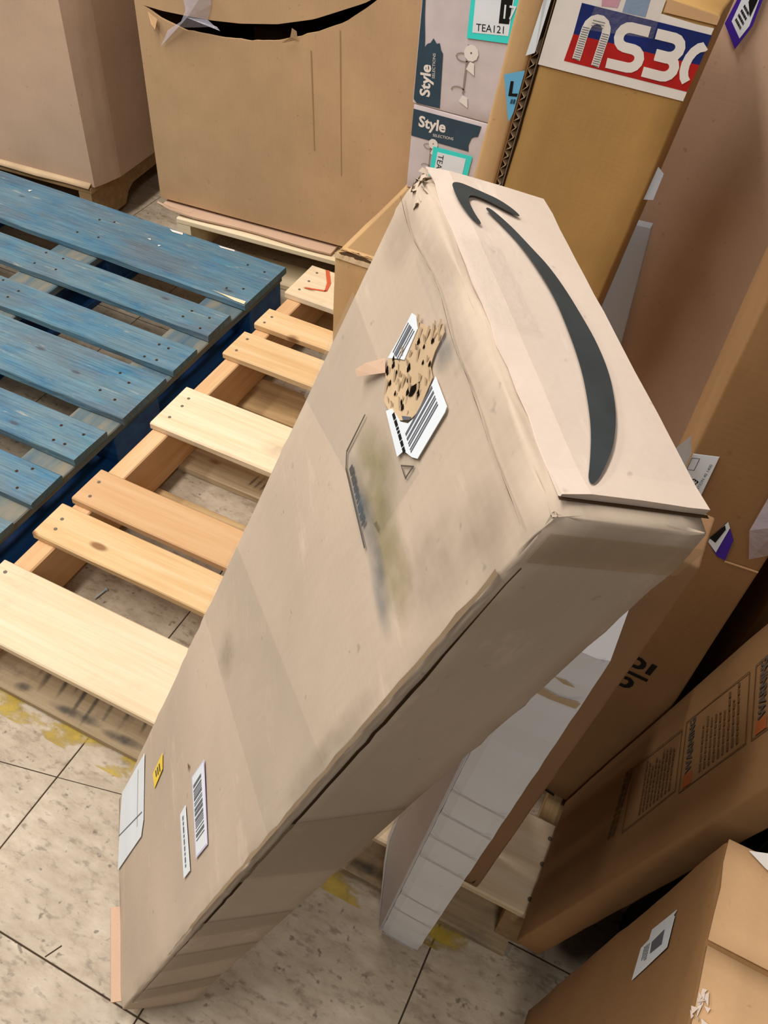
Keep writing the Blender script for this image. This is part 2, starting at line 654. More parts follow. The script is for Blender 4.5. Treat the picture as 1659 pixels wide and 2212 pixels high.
wall = slab('wall_back', (-2.6, 3.3, 0), (3.0, 3.4, 3.4), plain('wall_paint', (196, 186, 170), 0.85, 0.2, 0.02), None)
tag(wall, 'plain painted back wall behind the bins', None, kind='structure')


def nails(parent, pts, r=0.0035):
    V, F = [], []
    for (x, y, z) in pts:
        b = len(V)
        V += [(x + r * math.cos(a * math.pi / 3), y + r * math.sin(a * math.pi / 3), z + 0.0008) for a in range(6)]
        V += [(x + r * math.cos(a * math.pi / 3), y + r * math.sin(a * math.pi / 3), z - 0.002) for a in range(6)]
        F.append(tuple(range(b, b + 6)))
        F += [(b + a, b + 6 + a, b + 6 + (a + 1) % 6, b + (a + 1) % 6) for a in range(6)]
    o = mesh_ob('nail_heads', V, F, 'nail', parent)
    o['kind'] = 'stuff'
    return o


# ------------------------------------------------------------------ bare wooden pallet
HP = 0.141
wp = thing('wooden_pallet', 'bare pale pine pallet with spaced slats beside the blue pallet', 'pallet', (0, 0, 0), group='wooden pallets')
WB = [(-0.002, 0.134, 'pine_pale'), (0.202, 0.284, 'pine'), (0.301, 0.388, 'pine_orange'), (0.539, 0.671, 'pine_pale'),
      (0.805, 0.898, 'pine'), (0.934, 1.004, 'pine'), (1.079, 1.219, 'pine_pale')]
rnd = random.Random(3)
npts = []
for k, (v0, v1, mt) in enumerate(WB):
    board('deck_board', 1.019 + rnd.uniform(-0.004, 0.004), v1 - v0, 0.017, mt, wp, (-0.003 + rnd.uniform(-0.003, 0.003), v0, HP - 0.017), seed=k)
    for u in (0.022, 0.51, 0.998):
        for q in ((0.3, 0.7) if v1 - v0 < 0.1 else (0.2, 0.5, 0.8)):
            npts.append((u + rnd.uniform(-0.006, 0.006), v0 + (v1 - v0) * q + rnd.uniform(-0.008, 0.008), HP))
nails(wp, npts)
for u, mt in ((0.002, 'pine_orange'), (0.489, 'pine_old'), (0.976, 'pine_old')):
    board('stringer', 1.219, 0.038, HP - 0.017 - 0.019, mt, wp, (u, 0, 0.019), along='y', seed=u * 10 + 2, nseg=6)
for k, (v0, v1, mt) in enumerate(((-0.02, 0.13, 'pine_grey'), (0.40, 0.488, 'pine_old'), (0.563, 0.70, 'pine_grey'), (0.79, 0.90, 'pine_old'), (1.08, 1.219, 'pine_old'))):
    board('bottom_board', 1.016 if k else 1.0, v1 - v0, 0.019, mt, wp, (0, v0, 0), seed=20 + k)
# scrawl on the back deck board
decal('chalk_mark', [[(0.035, 1.215), (0.045, 1.217), (0.075, 1.17), (0.083, 1.135), (0.078, 1.13), (0.066, 1.165)],
                     [(0.078, 1.13), (0.081, 1.137), (0.03, 1.122), (0.029, 1.117)]], on_top(HP), 'red_chalk', wp, 0.0012, 0.0002)
# dark ink smudges stamped across the bottom front board
rn = random.Random(8)
for u in (0.125, 0.145, 0.175, 0.20, 0.222, 0.245, 0.275, 0.305, 0.335, 0.80, 0.83):
    blot('ink_smudge', (u + rn.uniform(-0.005, 0.005), 0.045 + rn.uniform(-0.02, 0.02)), (rn.uniform(0.004, 0.007), 0.002), (-0.006, rn.uniform(0.035, 0.055)), on_top(0.019), 'ink_wash', wp, 0.0012)
for u, w in ((0.12, 0.02), (0.23, 0.06), (0.33, 0.05), (0.78, 0.06)):
    blot('ink_smudge', (u, -0.004), (w, 0.003), (0, 0.010), on_top(0.019), 'ink_wash', wp, 0.0014)
for k in range(6):
    blot('ink_smudge', (0.20 + k * 0.014, 0.60), (0.004, 0.0), (0.003, 0.022), on_top(0.019), 'ink_wash', wp, 0.0012)
blot('boot_mark', (0.27, 0.60), (0.05, 0), (0, 0.03), on_top(HP), 'grime', wp, 0.0012)

sc = thing('screw', 'small loose steel screw lying on the floor between pallet slats', 'screw', (0.0995, 0.221, 0.0))
sd = Vector((0.005, 0.027, 0)).normalized()
V, F = [], []
for k, (tpos, r) in enumerate(((-0.016, 0.0003), (-0.011, 0.0017), (0.011, 0.0019), (0.0125, 0.0042), (0.0145, 0.0042), (0.0147, 0.0005))):
    for a in range(8):
        an = a * math.pi / 4
        V.append((sd[0] * tpos - sd[1] * r * math.cos(an), sd[1] * tpos + sd[0] * r * math.cos(an), 0.0044 + r * math.sin(an)))
for k in range(5):
    for a in range(8):
        F.append((k * 8 + a, (k + 1) * 8 + a, (k + 1) * 8 + (a + 1) % 8, k * 8 + (a + 1) % 8))
F += [tuple(range(8)), tuple(range(40, 48))]
mesh_ob('screw_body', V, F, 'steel', sc, True)

# ------------------------------------------------------------------ blue block pallet
bp = thing('blue_pallet', 'worn blue painted block pallet with scuffed deck boards', 'pallet', (0, 0, 0))
BU0, BU1 = -1.075, -0.055
BBd = [(0.983, 1.176), (0.839, 0.933), (0.696, 0.787), (0.521, 0.671), (0.380, 0.477), (0.253, 0.338), (0.11, 0.205), (-0.043, 0.06)]
npts = []
rnd = random.Random(5)
for k, (v0, v1) in enumerate(BBd):
    u1 = BU1 + rnd.uniform(-0.004, 0.003)
    if k == 1:
        u1 -= 0.004
    board('deck_board', u1 - BU0, v1 - v0, 0.018, 'blue_paint', bp, (BU0, v0, HP - 0.018), seed=40 + k, rough=0.0025, nseg=22)
    for u in (-0.10, -0.14, -0.53, -0.58, -1.0):
        for q in (0.25, 0.72):
            npts.append((u + rnd.uniform(-0.012, 0.012), v0 + (v1 - v0) * q + rnd.uniform(-0.012, 0.012), HP))
n_ = nails(bp, npts, 0.0032)
n_.data.materials[0] = MATS['mark_and_slit_shade']
for (u0, u1) in ((-0.168, -0.062), (-0.612, -0.492), (-1.07, -0.955)):
    board('stringer_board', 1.20, u1 - u0, 0.02, 'blue_worn', bp, (u0, -0.035, HP - 0.0385), along='y', seed=u0 * 7, nseg=8)
    for (v0, v1) in ((-0.035, 0.11), (0.50, 0.65), (1.02, 1.165)):
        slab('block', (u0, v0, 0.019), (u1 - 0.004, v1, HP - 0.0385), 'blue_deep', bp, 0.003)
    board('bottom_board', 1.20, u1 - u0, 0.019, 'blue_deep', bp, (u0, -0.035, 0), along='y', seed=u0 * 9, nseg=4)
# raw wood split out of the corner of the back board, plus paint-lost flakes
decal('wood_split', [[(-0.155, 0.995), (-0.13, 0.994), (-0.06, 0.996), (-0.058, 0.984), (-0.085, 0.9845), (-0.12, 0.9905)]], on_top(HP), 'pine_cream', bp, 0.0014, 0.0003)
decal('paint_flake', [[(-0.40, 1.168), (-0.36, 1.170), (-0.355, 1.162), (-0.385, 1.160)], [(-0.25, 1.168), (-0.205, 1.172), (-0.20, 1.166), (-0.24, 1.163)],
                      [(-0.42, 1.10), (-0.412, 1.104), (-0.408, 1.098)], [(-0.38, 1.09), (-0.372, 1.092), (-0.374, 1.084)], [(-0.83, 1.13), (-0.82, 1.135), (-0.822, 1.125)]],
      on_top(HP), 'paper_warm', bp, 0.0014, 0.0002)

# ------------------------------------------------------------------ bins in the back row
def bin_pallet(name, label, ox, oy, yaw, Lx, Ly, zt, mat, notch):
    ca, sa = math.cos(yaw), math.sin(yaw)
    p = thing(name, label, 'pallet', (ox, oy, 0), (ca, sa, 0), None, (0, 0, 1), 'wooden pallets')
    n = 5
    for k in range(n):
        y0 = (Ly - 0.14) * k / (n - 1)
        board('deck_board', Lx, 0.13, 0.016, mat, p, (0, y0, zt - 0.016), seed=60 + k + ox)
    for x0 in (0.0, Lx / 2 - 0.02, Lx - 0.042):
        h = zt - 0.016 - 0.017
        # notched stringer seen from its side: profile in (y,z)
        prof = [(0, 0), (0.15, 0), (0.17, 0.03), (0.20, 0.045), (0.38, 0.045), (0.41, 0.03), (0.43, 0), (Ly - 0.43, 0), (Ly - 0.41, 0.03), (Ly - 0.38, 0.045),
                (Ly - 0.20, 0.045), (Ly - 0.17, 0.03), (Ly - 0.15, 0), (Ly, 0), (Ly, h), (0, h)]
        m = len(prof)
        V = [(x0, y, z + 0.017) for y, z in prof] + [(x0 + 0.04, y, z + 0.017) for y, z in prof]
        F = [(k, (k + 1) % m, m + (k + 1) % m, m + k) for k in range(m)] + [tuple(reversed(range(m))), tuple(range(m, 2 * m))]
        F = [tuple(reversed(f)) for f in F]
        mesh_ob('stringer', V, F, mat, p)
    for y0 in (0, Ly / 2 - 0.05, Ly - 0.1):
        board('bottom_board', Lx, 0.1, 0.017, mat, p, (0, y0, 0), seed=80 + y0)
    return p


bin_pallet('wooden_pallet', 'brown pallet with notched stringer under the left bulk bin', -1.73, 1.150, 0.088, 1.02, 1.15, 0.130, 'pine_old', True)
bin_pallet('wooden_pallet', 'cream pallet under the bulk bin with the smile slot', -0.43, 1.238, 0.0925, 1.15, 1.05, 0.132, 'pine_cream', True)

# left bulk bin: prism with a creased right wall
lb = thing('bulk_bin', 'large plain tan cardboard bulk bin at far left', 'bin', (0, 0, 0.132), group='cardboard bulk bins')
FP = [(-1.70, 1.163), (-0.707, 1.250), (-0.688, 1.34), (-0.712, 1.66), (-0.76, 2.25), (-1.78, 2.16)]
HB = 1.0


def prism_wall(a, b, h0, h1, n, m, bul, seed):
    V, F = [], []
    d = Vector((b[0] - a[0], b[1] - a[1]))
    nn = Vector((d[1], -d[0])).normalized()
    for i in range(n + 1):
        for j in range(m + 1):
            s, t_ = i / n, j / m
            q = bul * math.sin(math.pi * s) * (0.5 + 0.5 * t_) + 0.004 * noise.noise(Vector((s * 4, t_ * 4, seed))) * math.sin(math.pi * s)
            V.append((a[0] + d[0] * s + nn[0] * q, a[1] + d[1] * s + nn[1] * q, h0 + (h1 - h0) * t_))
    for i in range(n):
        for j in range(m):
            F.append((i * (m + 1) + j, (i + 1) * (m + 1) + j, (i + 1) * (m + 1) + j + 1, i * (m + 1) + j + 1))
    return V, F


for k in range(len(FP)):
    a, b = FP[k], FP[(k + 1) % len(FP)]
    V, F = prism_wall(a, b, 0, HB, 8, 8, 0.004, k)
    w_ = mesh_ob('wall_panel', V, F, 'kraft_bin_pink', lb, True)
    sm_ = w_.modifiers.new('board', 'SOLIDIFY')
    sm_.thickness = 0.006
    w_.modifiers.new('crisp', 'EDGE_SPLIT').split_angle = 0.6
slab('bin_floor', (-1.6, 1.28, 0.001), (-0.80, 2.1, 0.008), 'kraft_bin', lb)
# crushed lower lip sticking out under the front wall
V, F = [], []
for i in range(13):
    s = i / 12
    x, y = -1.70 + s * 0.985, 1.163 + s * 0.087
    V += [(x, y - 0.004, 0.012), (x, y - 0.018 - 0.010 * noise.noise(Vector((s * 9, 2, 0))), 0.001 + 0.003 * noise.noise(Vector((s * 14, 5, 0))))]
F = [(2 * i, 2 * i + 1, 2 * i + 3, 2 * i + 2) for i in range(12)]
o = mesh_ob('crushed_lip', V, F, 'kraft_torn', lb, True)
o.modifiers.new('board', 'SOLIDIFY').thickness = 0.003

# centre bulk bin with a smile shaped slot
gb = thing('bulk_bin', 'large tan cardboard bulk bin with a smile shaped slot cut in front', 'bin', (-0.503, 1.275, 0.152), (0.9957, 0.0923, 0), None, (0, 0, 1), 'cardboard bulk bins')
LO = [(0.0238, 0.4714), (0.0628, 0.4524), (0.1266, 0.4377), (0.2211, 0.4403), (0.291, 0.4464), (0.3598, 0.4591), (0.416, 0.4788), (0.4706, 0.5016), (0.5183, 0.5238), (0.564, 0.5583), (0.62, 0.605)]
HI = [(0.0238, 0.4714), (0.0711, 0.4682), (0.1303, 0.469), (0.1947, 0.4709), (0.27, 0.4777), (0.3608, 0.493), (0.4487, 0.5186), (0.5122, 0.5467), (0.5633, 0.5694), (0.62, 0.605)]


def interp(tab, x):
    for (x0, y0), (x1, y1) in zip(tab, tab[1:]):
        if x0 <= x <= x1:
            return y0 + (y1 - y0) * (x - x0) / (x1 - x0)
    return None


GW, GH, GD = 1.12, 1.0, 1.0
xs = sorted(set([0, 0.012] + [round(0.0238 + (0.62 - 0.0238) * i / 44, 4) for i in range(45)] + [0.62 + 0.05 * i for i in range(1, 11)]))
V, F = [], []


def gy(x, z):
    return 0.0015 * noise.noise(Vector((x * 5, z * 5, 3))) * math.sin(math.pi * min(1, x / GW)) - 0.004 * math.sin(math.pi * min(1, x / GW))


def col(x, z0, z1, n):
    b = len(V)
    for i in range(n + 1):
        z = z0 + (z1 - z0) * i / n
        V.append((x, gy(x, z), z))
    return b


prev = None
for x in xs:
    lo, hi = interp(LO, x), interp(HI, x)
    if lo is None:
        lo = hi = 0.4714 if x < 0.1 else 0.605
    lo += 0.002 * noise.noise(Vector((x * 80, 0, 0)))
    b1 = col(x, 0.0, lo, 10)
    b2 = col(x, max(hi, lo), GH, 10)
    if prev:
        for (p, q) in ((prev[0], b1), (prev[1], b2)):
            F += [(p + i, q + i, q + i + 1, p + i + 1) for i in range(10)]
    prev = (b1, b2)
o = mesh_ob('front_wall', V, F, 'kraft_bin', gb, True)
o.modifiers.new('board', 'SOLIDIFY').thickness = 0.006
o.modifiers.new('crisp', 'EDGE_SPLIT').split_angle = 0.6
slab('side_wall', (-0.001, 0.008, 0), (0.005, GD, GH), 'kraft_bin', gb)
slab('side_wall', (GW - 0.005, 0.008, 0), (GW + 0.001, GD, GH), 'kraft_bin', gb)
slab('back_wall', (0, GD, 0), (GW, GD + 0.006, GH), 'kraft_bin', gb)
slab('bin_floor', (0.006, 0.01, 0.001), (GW - 0.006, GD, 0.007), 'kraft_bin', gb)
slab('lid', (-0.01, -0.01, GH), (GW + 0.01, GD + 0.01, GH + 0.006), 'kraft_bin', gb)
gf = lambda a, b, h: (a, gy(a, b) - h, b)
for (x0, z0, x1, z1) in ((0.4403, 0.455, 0.4509, 0.2341), (0.5081, 0.5084, 0.5219, 0.1878)):
    decal('fold_crease', [[(x0, z0), (x0 + 0.003, z0), (x1 + 0.002, z1), (x1, z1)]], gf, 'crease', gb, 0.0006, 0.0003)
# torn liner tabs on the slot edge
mesh_ob('torn_tab', [(0.372, -0.008, 0.458), (0.412, -0.008, 0.472), (0.413, -0.016, 0.492), (0.404, -0.02, 0.498), (0.398, -0.016, 0.478)], [(0, 1, 2, 3, 4)], 'kraft_torn', gb)
mesh_ob('torn_tab', [(0.035, -0.004, 0.462), (0.062, -0.010, 0.452), (0.055, -0.014, 0.430), (0.045, -0.012, 0.440)], [(0, 1, 2, 3)], 'kraft_light', gb)
# crumpled clear tape stuck over the slot
tp = [(0.125, 0.55), (0.205, 0.55), (0.2020, 0.5041), (0.190, 0.472), (0.22, 0.4545), (0.2122, 0.462), (0.1636, 0.452), (0.1213, 0.4435), (0.0603, 0.3929), (0.084, 0.4319), (0.12, 0.455), (0.14, 0.49)]
V = [(0.15, -0.026, 0.475)] + [(a, gy(a, b) - 0.003 - 0.012 * abs(noise.noise(Vector((a * 40, b * 40, 0)))), b) for a, b in tp]
mesh_ob('clear_tape', V, [(0, i, i % len(tp) + 1) for i in range(1, len(tp) + 1)], 'plastic', gb)
# goods inside the slotted bin
ib = thing('inner_carton', 'dark brown carton just visible inside the smile slot', 'carton', (-0.28, 1.42, 0.162), (0.9957, 0.0923, 0), None, (0, 0, 1))
carton('body', (0.34, 0.3, 0.42), 'kraft_brown', ib, seed=12)
# sheet of cardboard between that bin and its pallet
V, F = [], []
for i in range(15):
    s = i / 14
    x = -0.49 + 0.50 * s
    y = 1.256 + 0.046 * s - 0.004 * math.sin(s * 9)
    z = 0.142 + (0.018 * (1 - s / 0.25) ** 2 if s < 0.25 else 0)
    V += [(x, y - 0.012, z), (x, y + 0.004, 0.143), (x - 0.03, y + 0.4, 0.143)]
F = [(3 * i, 3 * i + 3, 3 * i + 4, 3 * i + 1) for i in range(14)] + [(3 * i + 1, 3 * i + 4, 3 * i + 5, 3 * i + 2) for i in range(14)]
o = mesh_ob('cardboard_sheet', V, F, 'kraft_rose', None)
o.modifiers.new('board', 'SOLIDIFY').thickness = 0.005
tag(o, 'loose cardboard sheet poking out under the smile slot bin', 'cardboard sheet')

# ------------------------------------------------------------------ the leaning long box in front
MW, MT, ML = 0.2862, 0.0986, 1.0778
E1, E2, E3 = Vector((-0.60489, 0.79257, 0.07714)), Vector((0.7379, 0.5943, -0.31988)), Vector((0.29937, 0.13657, 0.94431))
MO = Vector((0.5679, -0.3231, 0.0336)) + E1 * MW
mb = thing('shipping_box', 'long battered cardboard shipping box leaning upright with dark smile arrow on its end', 'box', MO, -E1, None, E3)
X = lambda x: MW - x          # photo-side coordinate measured from the near long edge
BLc, TLc, BRc, TRc = (MW, 0, ML), (0, 0, ML), (MW, MT, ML), (0, MT, ML)
carton('body', (MW, MT, ML), 'kraft_main', mb, r=0.0035, cell=0.015, amp=0.0010, seed=1, rag=0.0020,
       dents=((BLc, 0.035, 0.006), (TLc, 0.04, 0.008), (BRc, 0.025, 0.004), ((0.12, 0, ML), 0.05, 0.004), ((0.2, 0, ML), 0.045, 0.003), ((MW, 0, 0.6), 0.05, 0.002), ((MW, 0, 0), 0.03, 0.003)))
wide = lambda x, z, h: (X(x), -h, z)
top = lambda x, y, h: (X(x), y, ML + h)
side = lambda y, z, h: (MW + h, y, z)
# outer flap of the end, its edge leaving the slit seen near the corner
V, F = [], []
NX, NY = 16, 6
for lev in (0.0034, 0.0005):
    for i in range(NX + 1):
        for j in range(NY + 1):
            x = 0.0115 + (MW - 0.004 - 0.0115) * i / NX
            y = 0.007 + (MT - 0.002 - 0.007) * j / NY
            e = 0
            if i in (0, NX):
                x += 0.0012 * noise.noise(Vector((y * 60, i, 1)))
            if j == 0:
                y += 0.003 * noise.noise(Vector((x * 40, 3, 1)))
                e -= 0.0022
            if j == NY:
                y += 0.0012 * noise.noise(Vector((x * 40, 9, 1)))
            if i == 0:
                e += 0.0016
            V.append(top(x, y, max(0.0003, lev + e + 0.0006 * noise.noise(Vector((x * 20, y * 20, 4))))) if lev > 0.001 else top(x, y, 0.0003))
nn_ = (NX + 1) * (NY + 1)
for i in range(NX):
    for j in range(NY):
        a = i * (NY + 1) + j
        F.append((a, a + 1, a + NY + 2, a + NY + 1))
ring = [i * (NY + 1) for i in range(NX + 1)] + [NX * (NY + 1) + j for j in range(1, NY + 1)] + [i * (NY + 1) + NY for i in range(NX - 1, -1, -1)] + [j for j in range(NY - 1, 0, -1)]
for k in range(len(ring)):
    a, b = ring[k], ring[(k + 1) % len(ring)]
    F.append((a, b, nn_ + b, nn_ + a))
ef = mesh_ob('end_flap', V, F, 'kraft_pale', mb)  # paler than the body: light on the upward end put in its colour
ARW = [(0.2622, 0.0174), (0.2653, 0.0234), (0.2639, 0.031), (0.2614, 0.0408), (0.2587, 0.0507), (0.252, 0.0593), (0.2454, 0.0633), (0.2443, 0.0604), (0.2472, 0.0524), (0.2516, 0.0431), (0.2541, 0.0344), (0.2534, 0.029), (0.2501, 0.026), (0.2435, 0.0245), (0.2315, 0.0251), (0.2219, 0.0273), (0.2213, 0.0244), (0.2293, 0.0194), (0.2427, 0.0165), (0.2552, 0.0165)]
SWR = [(0.2434, 0.0364), (0.2436, 0.0407), (0.2281, 0.0515), (0.2101, 0.0594), (0.195, 0.0663), (0.1743, 0.0707), (0.1498, 0.0732), (0.1282, 0.0745), (0.1032, 0.0723), (0.0806, 0.0661), (0.0626, 0.0589), (0.0451, 0.0492), (0.0314, 0.0388), (0.0174, 0.0265)]
SWL = [(0.0183, 0.0224), (0.0332, 0.0301), (0.0544, 0.0396), (0.0733, 0.0457), (0.095, 0.0514), (0.1139, 0.0547), (0.1334, 0.0568), (0.1601, 0.0586), (0.183, 0.0568), (0.2084, 0.0519), (0.2248, 0.0452), (0.2348, 0.0397), (0.24, 0.0368)]


def smooth_poly(pts, it=2):
    for _ in range(it):
        q = []
        for i in range(len(pts)):
            a, b = pts[i], pts[(i + 1) % len(pts)]
            q += [(a[0] * 0.75 + b[0] * 0.25, a[1] * 0.75 + b[1] * 0.25), (a[0] * 0.25 + b[0] * 0.75, a[1] * 0.25 + b[1] * 0.75)]
        pts = q
    return pts


sw = decal('smile_arrow', [smooth_poly(ARW), smooth_poly(SWR + SWL)], top, 'ink', mb, 0.0054, 0.0003)
sw['label'] = 'dark grey printed smile arrow'
# dark strips for the shade in the end slit and long edge seam
decal('slit_shade', [[(0.0095, 0.006), (0.0115, 0.006), (0.0115, 0.097), (0.0095, 0.097)]], top, 'mark_and_slit_shade', mb, 0.0008, 0.0003)
V, F = [], []
rr_ = random.Random(4)
NZ = 70
for i in range(NZ + 1):
    z = 0.06 + 0.98 * i / NZ
    y1 = 0.0045 + 0.0012 * noise.noise(Vector((z * 60, 0, 0)))
    y2 = y1 + 0.0022 * max(0, min(1, (z - 0.33) * 10)) * max(0, min(1, (1.0 - z) * 12)) + 0.0007
    V += [side(y1, z, 0.0016), side(y2, z, 0.0016)]
F = [(2 * i, 2 * i + 1, 2 * i + 3, 2 * i + 2) for i in range(NZ)]
mesh_ob('seam_shade', V, F, 'mark_and_slit_shade', mb)  # thin brown strip painted for the shade in the long edge gap
V, F = [], []
for i in range(NZ + 1):
    z = 0.30 + 0.73 * i / NZ
    w = 0.004 * min(1, (z - 0.29) * 6) + 0.0022 * noise.noise(Vector((z * 40, 7, 0)))
    V += [wide(0.0005, z, 0.0018), wide(w, z, 0.0016 + 0.001 * abs(noise.noise(Vector((z * 90, 1, 0)))))]
F = [(2 * i, 2 * i + 2, 2 * i + 3, 2 * i + 1) for i in range(NZ)]
mesh_ob('worn_edge', V, F, 'kraft_edge', mb)
# short inner flap poking out under the bottom end
slab('bottom_flap', (X(0.13), -0.012, 0.0), (X(0.012), 0.004, 0.004), 'kraft_rose', mb)
# crumpled corners: layers of torn board bent over each other
rn = random.Random(31)
for (cx_, cy_, cz_, dirx) in ((0.010, 0.002, ML + 0.001, -1), (MW - 0.006, MT - 0.010, ML - 0.010, 1)):
    V, F = [], []
    for k in range(14):
        b = len(V)
        px, pz = rn.uniform(-0.020, 0.002) * dirx, rn.uniform(-0.016, 0.001)
        w_, l_ = rn.uniform(0.003, 0.007), rn.uniform(0.003, 0.007)
        an = rn.uniform(0, 6.28)
        c1, s1_ = math.cos(an), math.sin(an)
        y0, y1, y2 = rn.uniform(-0.003, 0.0), rn.uniform(-0.004, 0.0), rn.uniform(-0.004, 0.0)
        V += [(cx_ + px - c1 * w_ / 2, cy_ + y0, cz_ + pz - s1_ * w_ / 2), (cx_ + px + c1 * w_ / 2, cy_ + y1, cz_ + pz + s1_ * w_ / 2),
              (cx_ + px + c1 * w_ / 2 - s1_ * l_, cy_ + y2 + 0.003, cz_ + pz + s1_ * w_ / 2 + c1 * l_ * 0.4), (cx_ + px - c1 * w_ / 2 - s1_ * l_, cy_ + y1 + 0.004, cz_ + pz - s1_ * w_ / 2 + c1 * l_ * 0.4)]
        F += [(b, b + 1, b + 2), (b, b + 2, b + 3)]
    o = mesh_ob('crushed_corner', V, F, 'kraft_main', mb, True)
    o['kind'] = 'stuff'
# torn patch with layers of fluting showing
HOLE = [(0.182, 1.0329), (0.174, 1.0375), (0.1628, 1.0427), (0.1567, 1.0537), (0.1508, 1.0519), (0.1491, 1.0387), (0.1457, 1.0306), (0.1373, 1.0294), (0.1346, 1.0184), (0.1318, 1.0072), (0.1342, 0.9984), (0.143, 0.9875), (0.1557, 0.9793), (0.1719, 0.9752), (0.1775, 0.9825), (0.1877, 0.9852), (0.1905, 0.9943), (0.1737, 1.0093), (0.176, 1.021)]
LUP = [(0.1931, 1.0304), (0.1875, 1.033), (0.1779, 1.0308), (0.176, 1.021), (0.1737, 1.0093), (0.1804, 1.0041), (0.193, 0.9932), (0.1921, 1.0121)]
LLO = [(0.1345, 1.0329), (0.1093, 1.0341), (0.1079, 1.031), (0.1061, 0.994), (0.1117, 0.989), (0.1223, 0.9827), (0.1249, 0.9742), (0.1627, 0.9753), (0.1584, 0.9821), (0.1424, 0.9872), (0.1337, 0.9947), (0.1301, 1.005), (0.1303, 1.0129), (0.1326, 1.0225)]
la = decal('torn_label', [LUP], wide, 'paper', mb, 0.0022, 0.0004)
la['label'] = 'upper scrap of a white barcode label'
decal('barcode', bars((0.1905, 1.0005), (-0.0125, 0.0035), (0.0006, 0.024), 3, 5), wide, 'bar_grey', la, 0.0027, 0.0002)
lb2 = decal('torn_label', [LLO], wide, 'paper', mb, 0.0022, 0.0004)
lb2['label'] = 'lower scrap of a white barcode label'
decal('barcode', [[(0.1435, 0.991), (0.140, 0.991), (0.1335, 0.998), (0.134, 1.0)]] + bars((0.1300, 0.9895), (-0.0165, 0.0002), (0.0025, 0.038), 5, 6), wide, 'bar_grey', lb2, 0.0027, 0.0002)
decal('print_line', lines((0.154, 0.9805), (-0.033, 0.0005), (-0.001, 0.0042), 1, 2, 0.7, False), wide, 'ink_black', lb2, 0.0027, 0.0002)
# the tear as crumpled kraft strips with cavity shade painted on as dark flecks
th = decal('tear_hole', [HOLE], wide, 'kraft_torn', mb, 0.0016, 0.0004)
V, F = [], []
rn = random.Random(11)


def inside(p, poly):
    c_ = False
    for i in range(len(poly)):
        (x1, y1), (x2, y2) = poly[i], poly[i - 1]
        if (y1 > p[1]) != (y2 > p[1]) and p[0] < (x2 - x1) * (p[1] - y1) / (y2 - y1) + x1:
            c_ = not c_
    return c_


cnt = 0
while cnt < 46:
    x, z = rn.uniform(0.132, 0.192), rn.uniform(0.975, 1.054)
    if not inside((x, z), HOLE):
        continue
    cnt += 1
    b = len(V)
    l_, w_ = rn.uniform(0.004, 0.011), rn.uniform(0.0012, 0.0028)
    an = rn.uniform(0.6, 1.5)
    dx_, dz_ = math.cos(an) * l_, math.sin(an) * l_
    hh = rn.uniform(0.0003, 0.0022)
    V += [wide(x, z, 0.0018), wide(x + w_, z - w_ * 0.6, 0.0018), wide(x + dx_ + w_, z + dz_ - w_ * 0.6, hh + 0.002), wide(x + dx_, z + dz_, hh + 0.002)]
    F.append((b, b + 1, b + 2, b + 3))
o = mesh_ob('torn_fluting', V, F, 'kraft_torn', th)
o['kind'] = 'stuff'
dk = [[(0.1474, 1.0152), (0.146, 1.0178), (0.1452, 1.0094), (0.1456, 1.0062), (0.1484, 1.0028), (0.1509, 1.0089)]]
for _ in range(24):
    x, z = rn.uniform(0.133, 0.19), rn.uniform(0.976, 1.054)
    if inside((x, z), HOLE):
        a_ = rn.uniform(0.0010, 0.0022)
        dk.append([(x, z), (x + a_, z + a_ * 0.7), (x + a_ * 1.3, z + a_ * 2.6), (x - a_ * 0.5, z + a_ * 1.9)])
decal('gap_shade', dk, wide, 'cavity_shade', th, 0.0024, 0.0003)  # dark patches painted for shade down in the tear
mesh_ob('peeled_liner', [wide(0.1877, 0.9852, 0.002), wide(0.197, 0.9898, 0.002), wide(0.209, 0.9725, 0.007), wide(0.2136, 0.962, 0.009), wide(0.208, 0.9605, 0.008), wide(0.197, 0.974, 0.005)],
        [(0, 1, 2, 5), (5, 2, 3, 4)], 'kraft_rose', th)
# printed warning corner, stain, triangle
decal('printed_frame', [[(0.1856, 0.9487), (0.1846, 0.9492), (0.1818, 0.9140), (0.1836, 0.9130)], [(0.1828, 0.9130), (0.1818, 0.914), (0.1724, 0.9085), (0.103, 0.9098), (0.103, 0.9085), (0.1724, 0.9068)],
                        [(0.1183, 0.9745), (0.106, 0.988), (0.1062, 0.9753), (0.1072, 0.9762), (0.1072, 0.9852), (0.1163, 0.9752)], [(0.1183, 0.9745), (0.1163, 0.9752), (0.1072, 0.9762), (0.1062, 0.9753)]]
      + lines((0.168, 0.9105), (-0.05, 0.0), (0.0, 0.007), 1, 6, 0.8, False), wide, 'ink_soft', mb, 0.0017, 0.0002)
blot('olive_stain', (0.135, 0.942), (0.052, 0.004), (-0.006, 0.030), wide, 'stain_wash', mb, 0.0018)
blot('olive_stain', (0.075, 0.938), (0.050, 0.0), (-0.006, 0.022), wide, 'stain_wash', mb, 0.0019)
blot('blue_stain', (0.125, 0.918), (0.058, -0.002), (-0.002, 0.014), wide, 'stain_blue', mb, 0.0020)
blot('blue_stain', (0.07, 0.918), (0.040, 0.006), (-0.004, 0.012), wide, 'stain_blue', mb, 0.0021)
blot('green_stain', (0.140, 1.045), (0.012, 0.0), (0.0, 0.012), wide, 'stain_blue', mb, 0.0020)
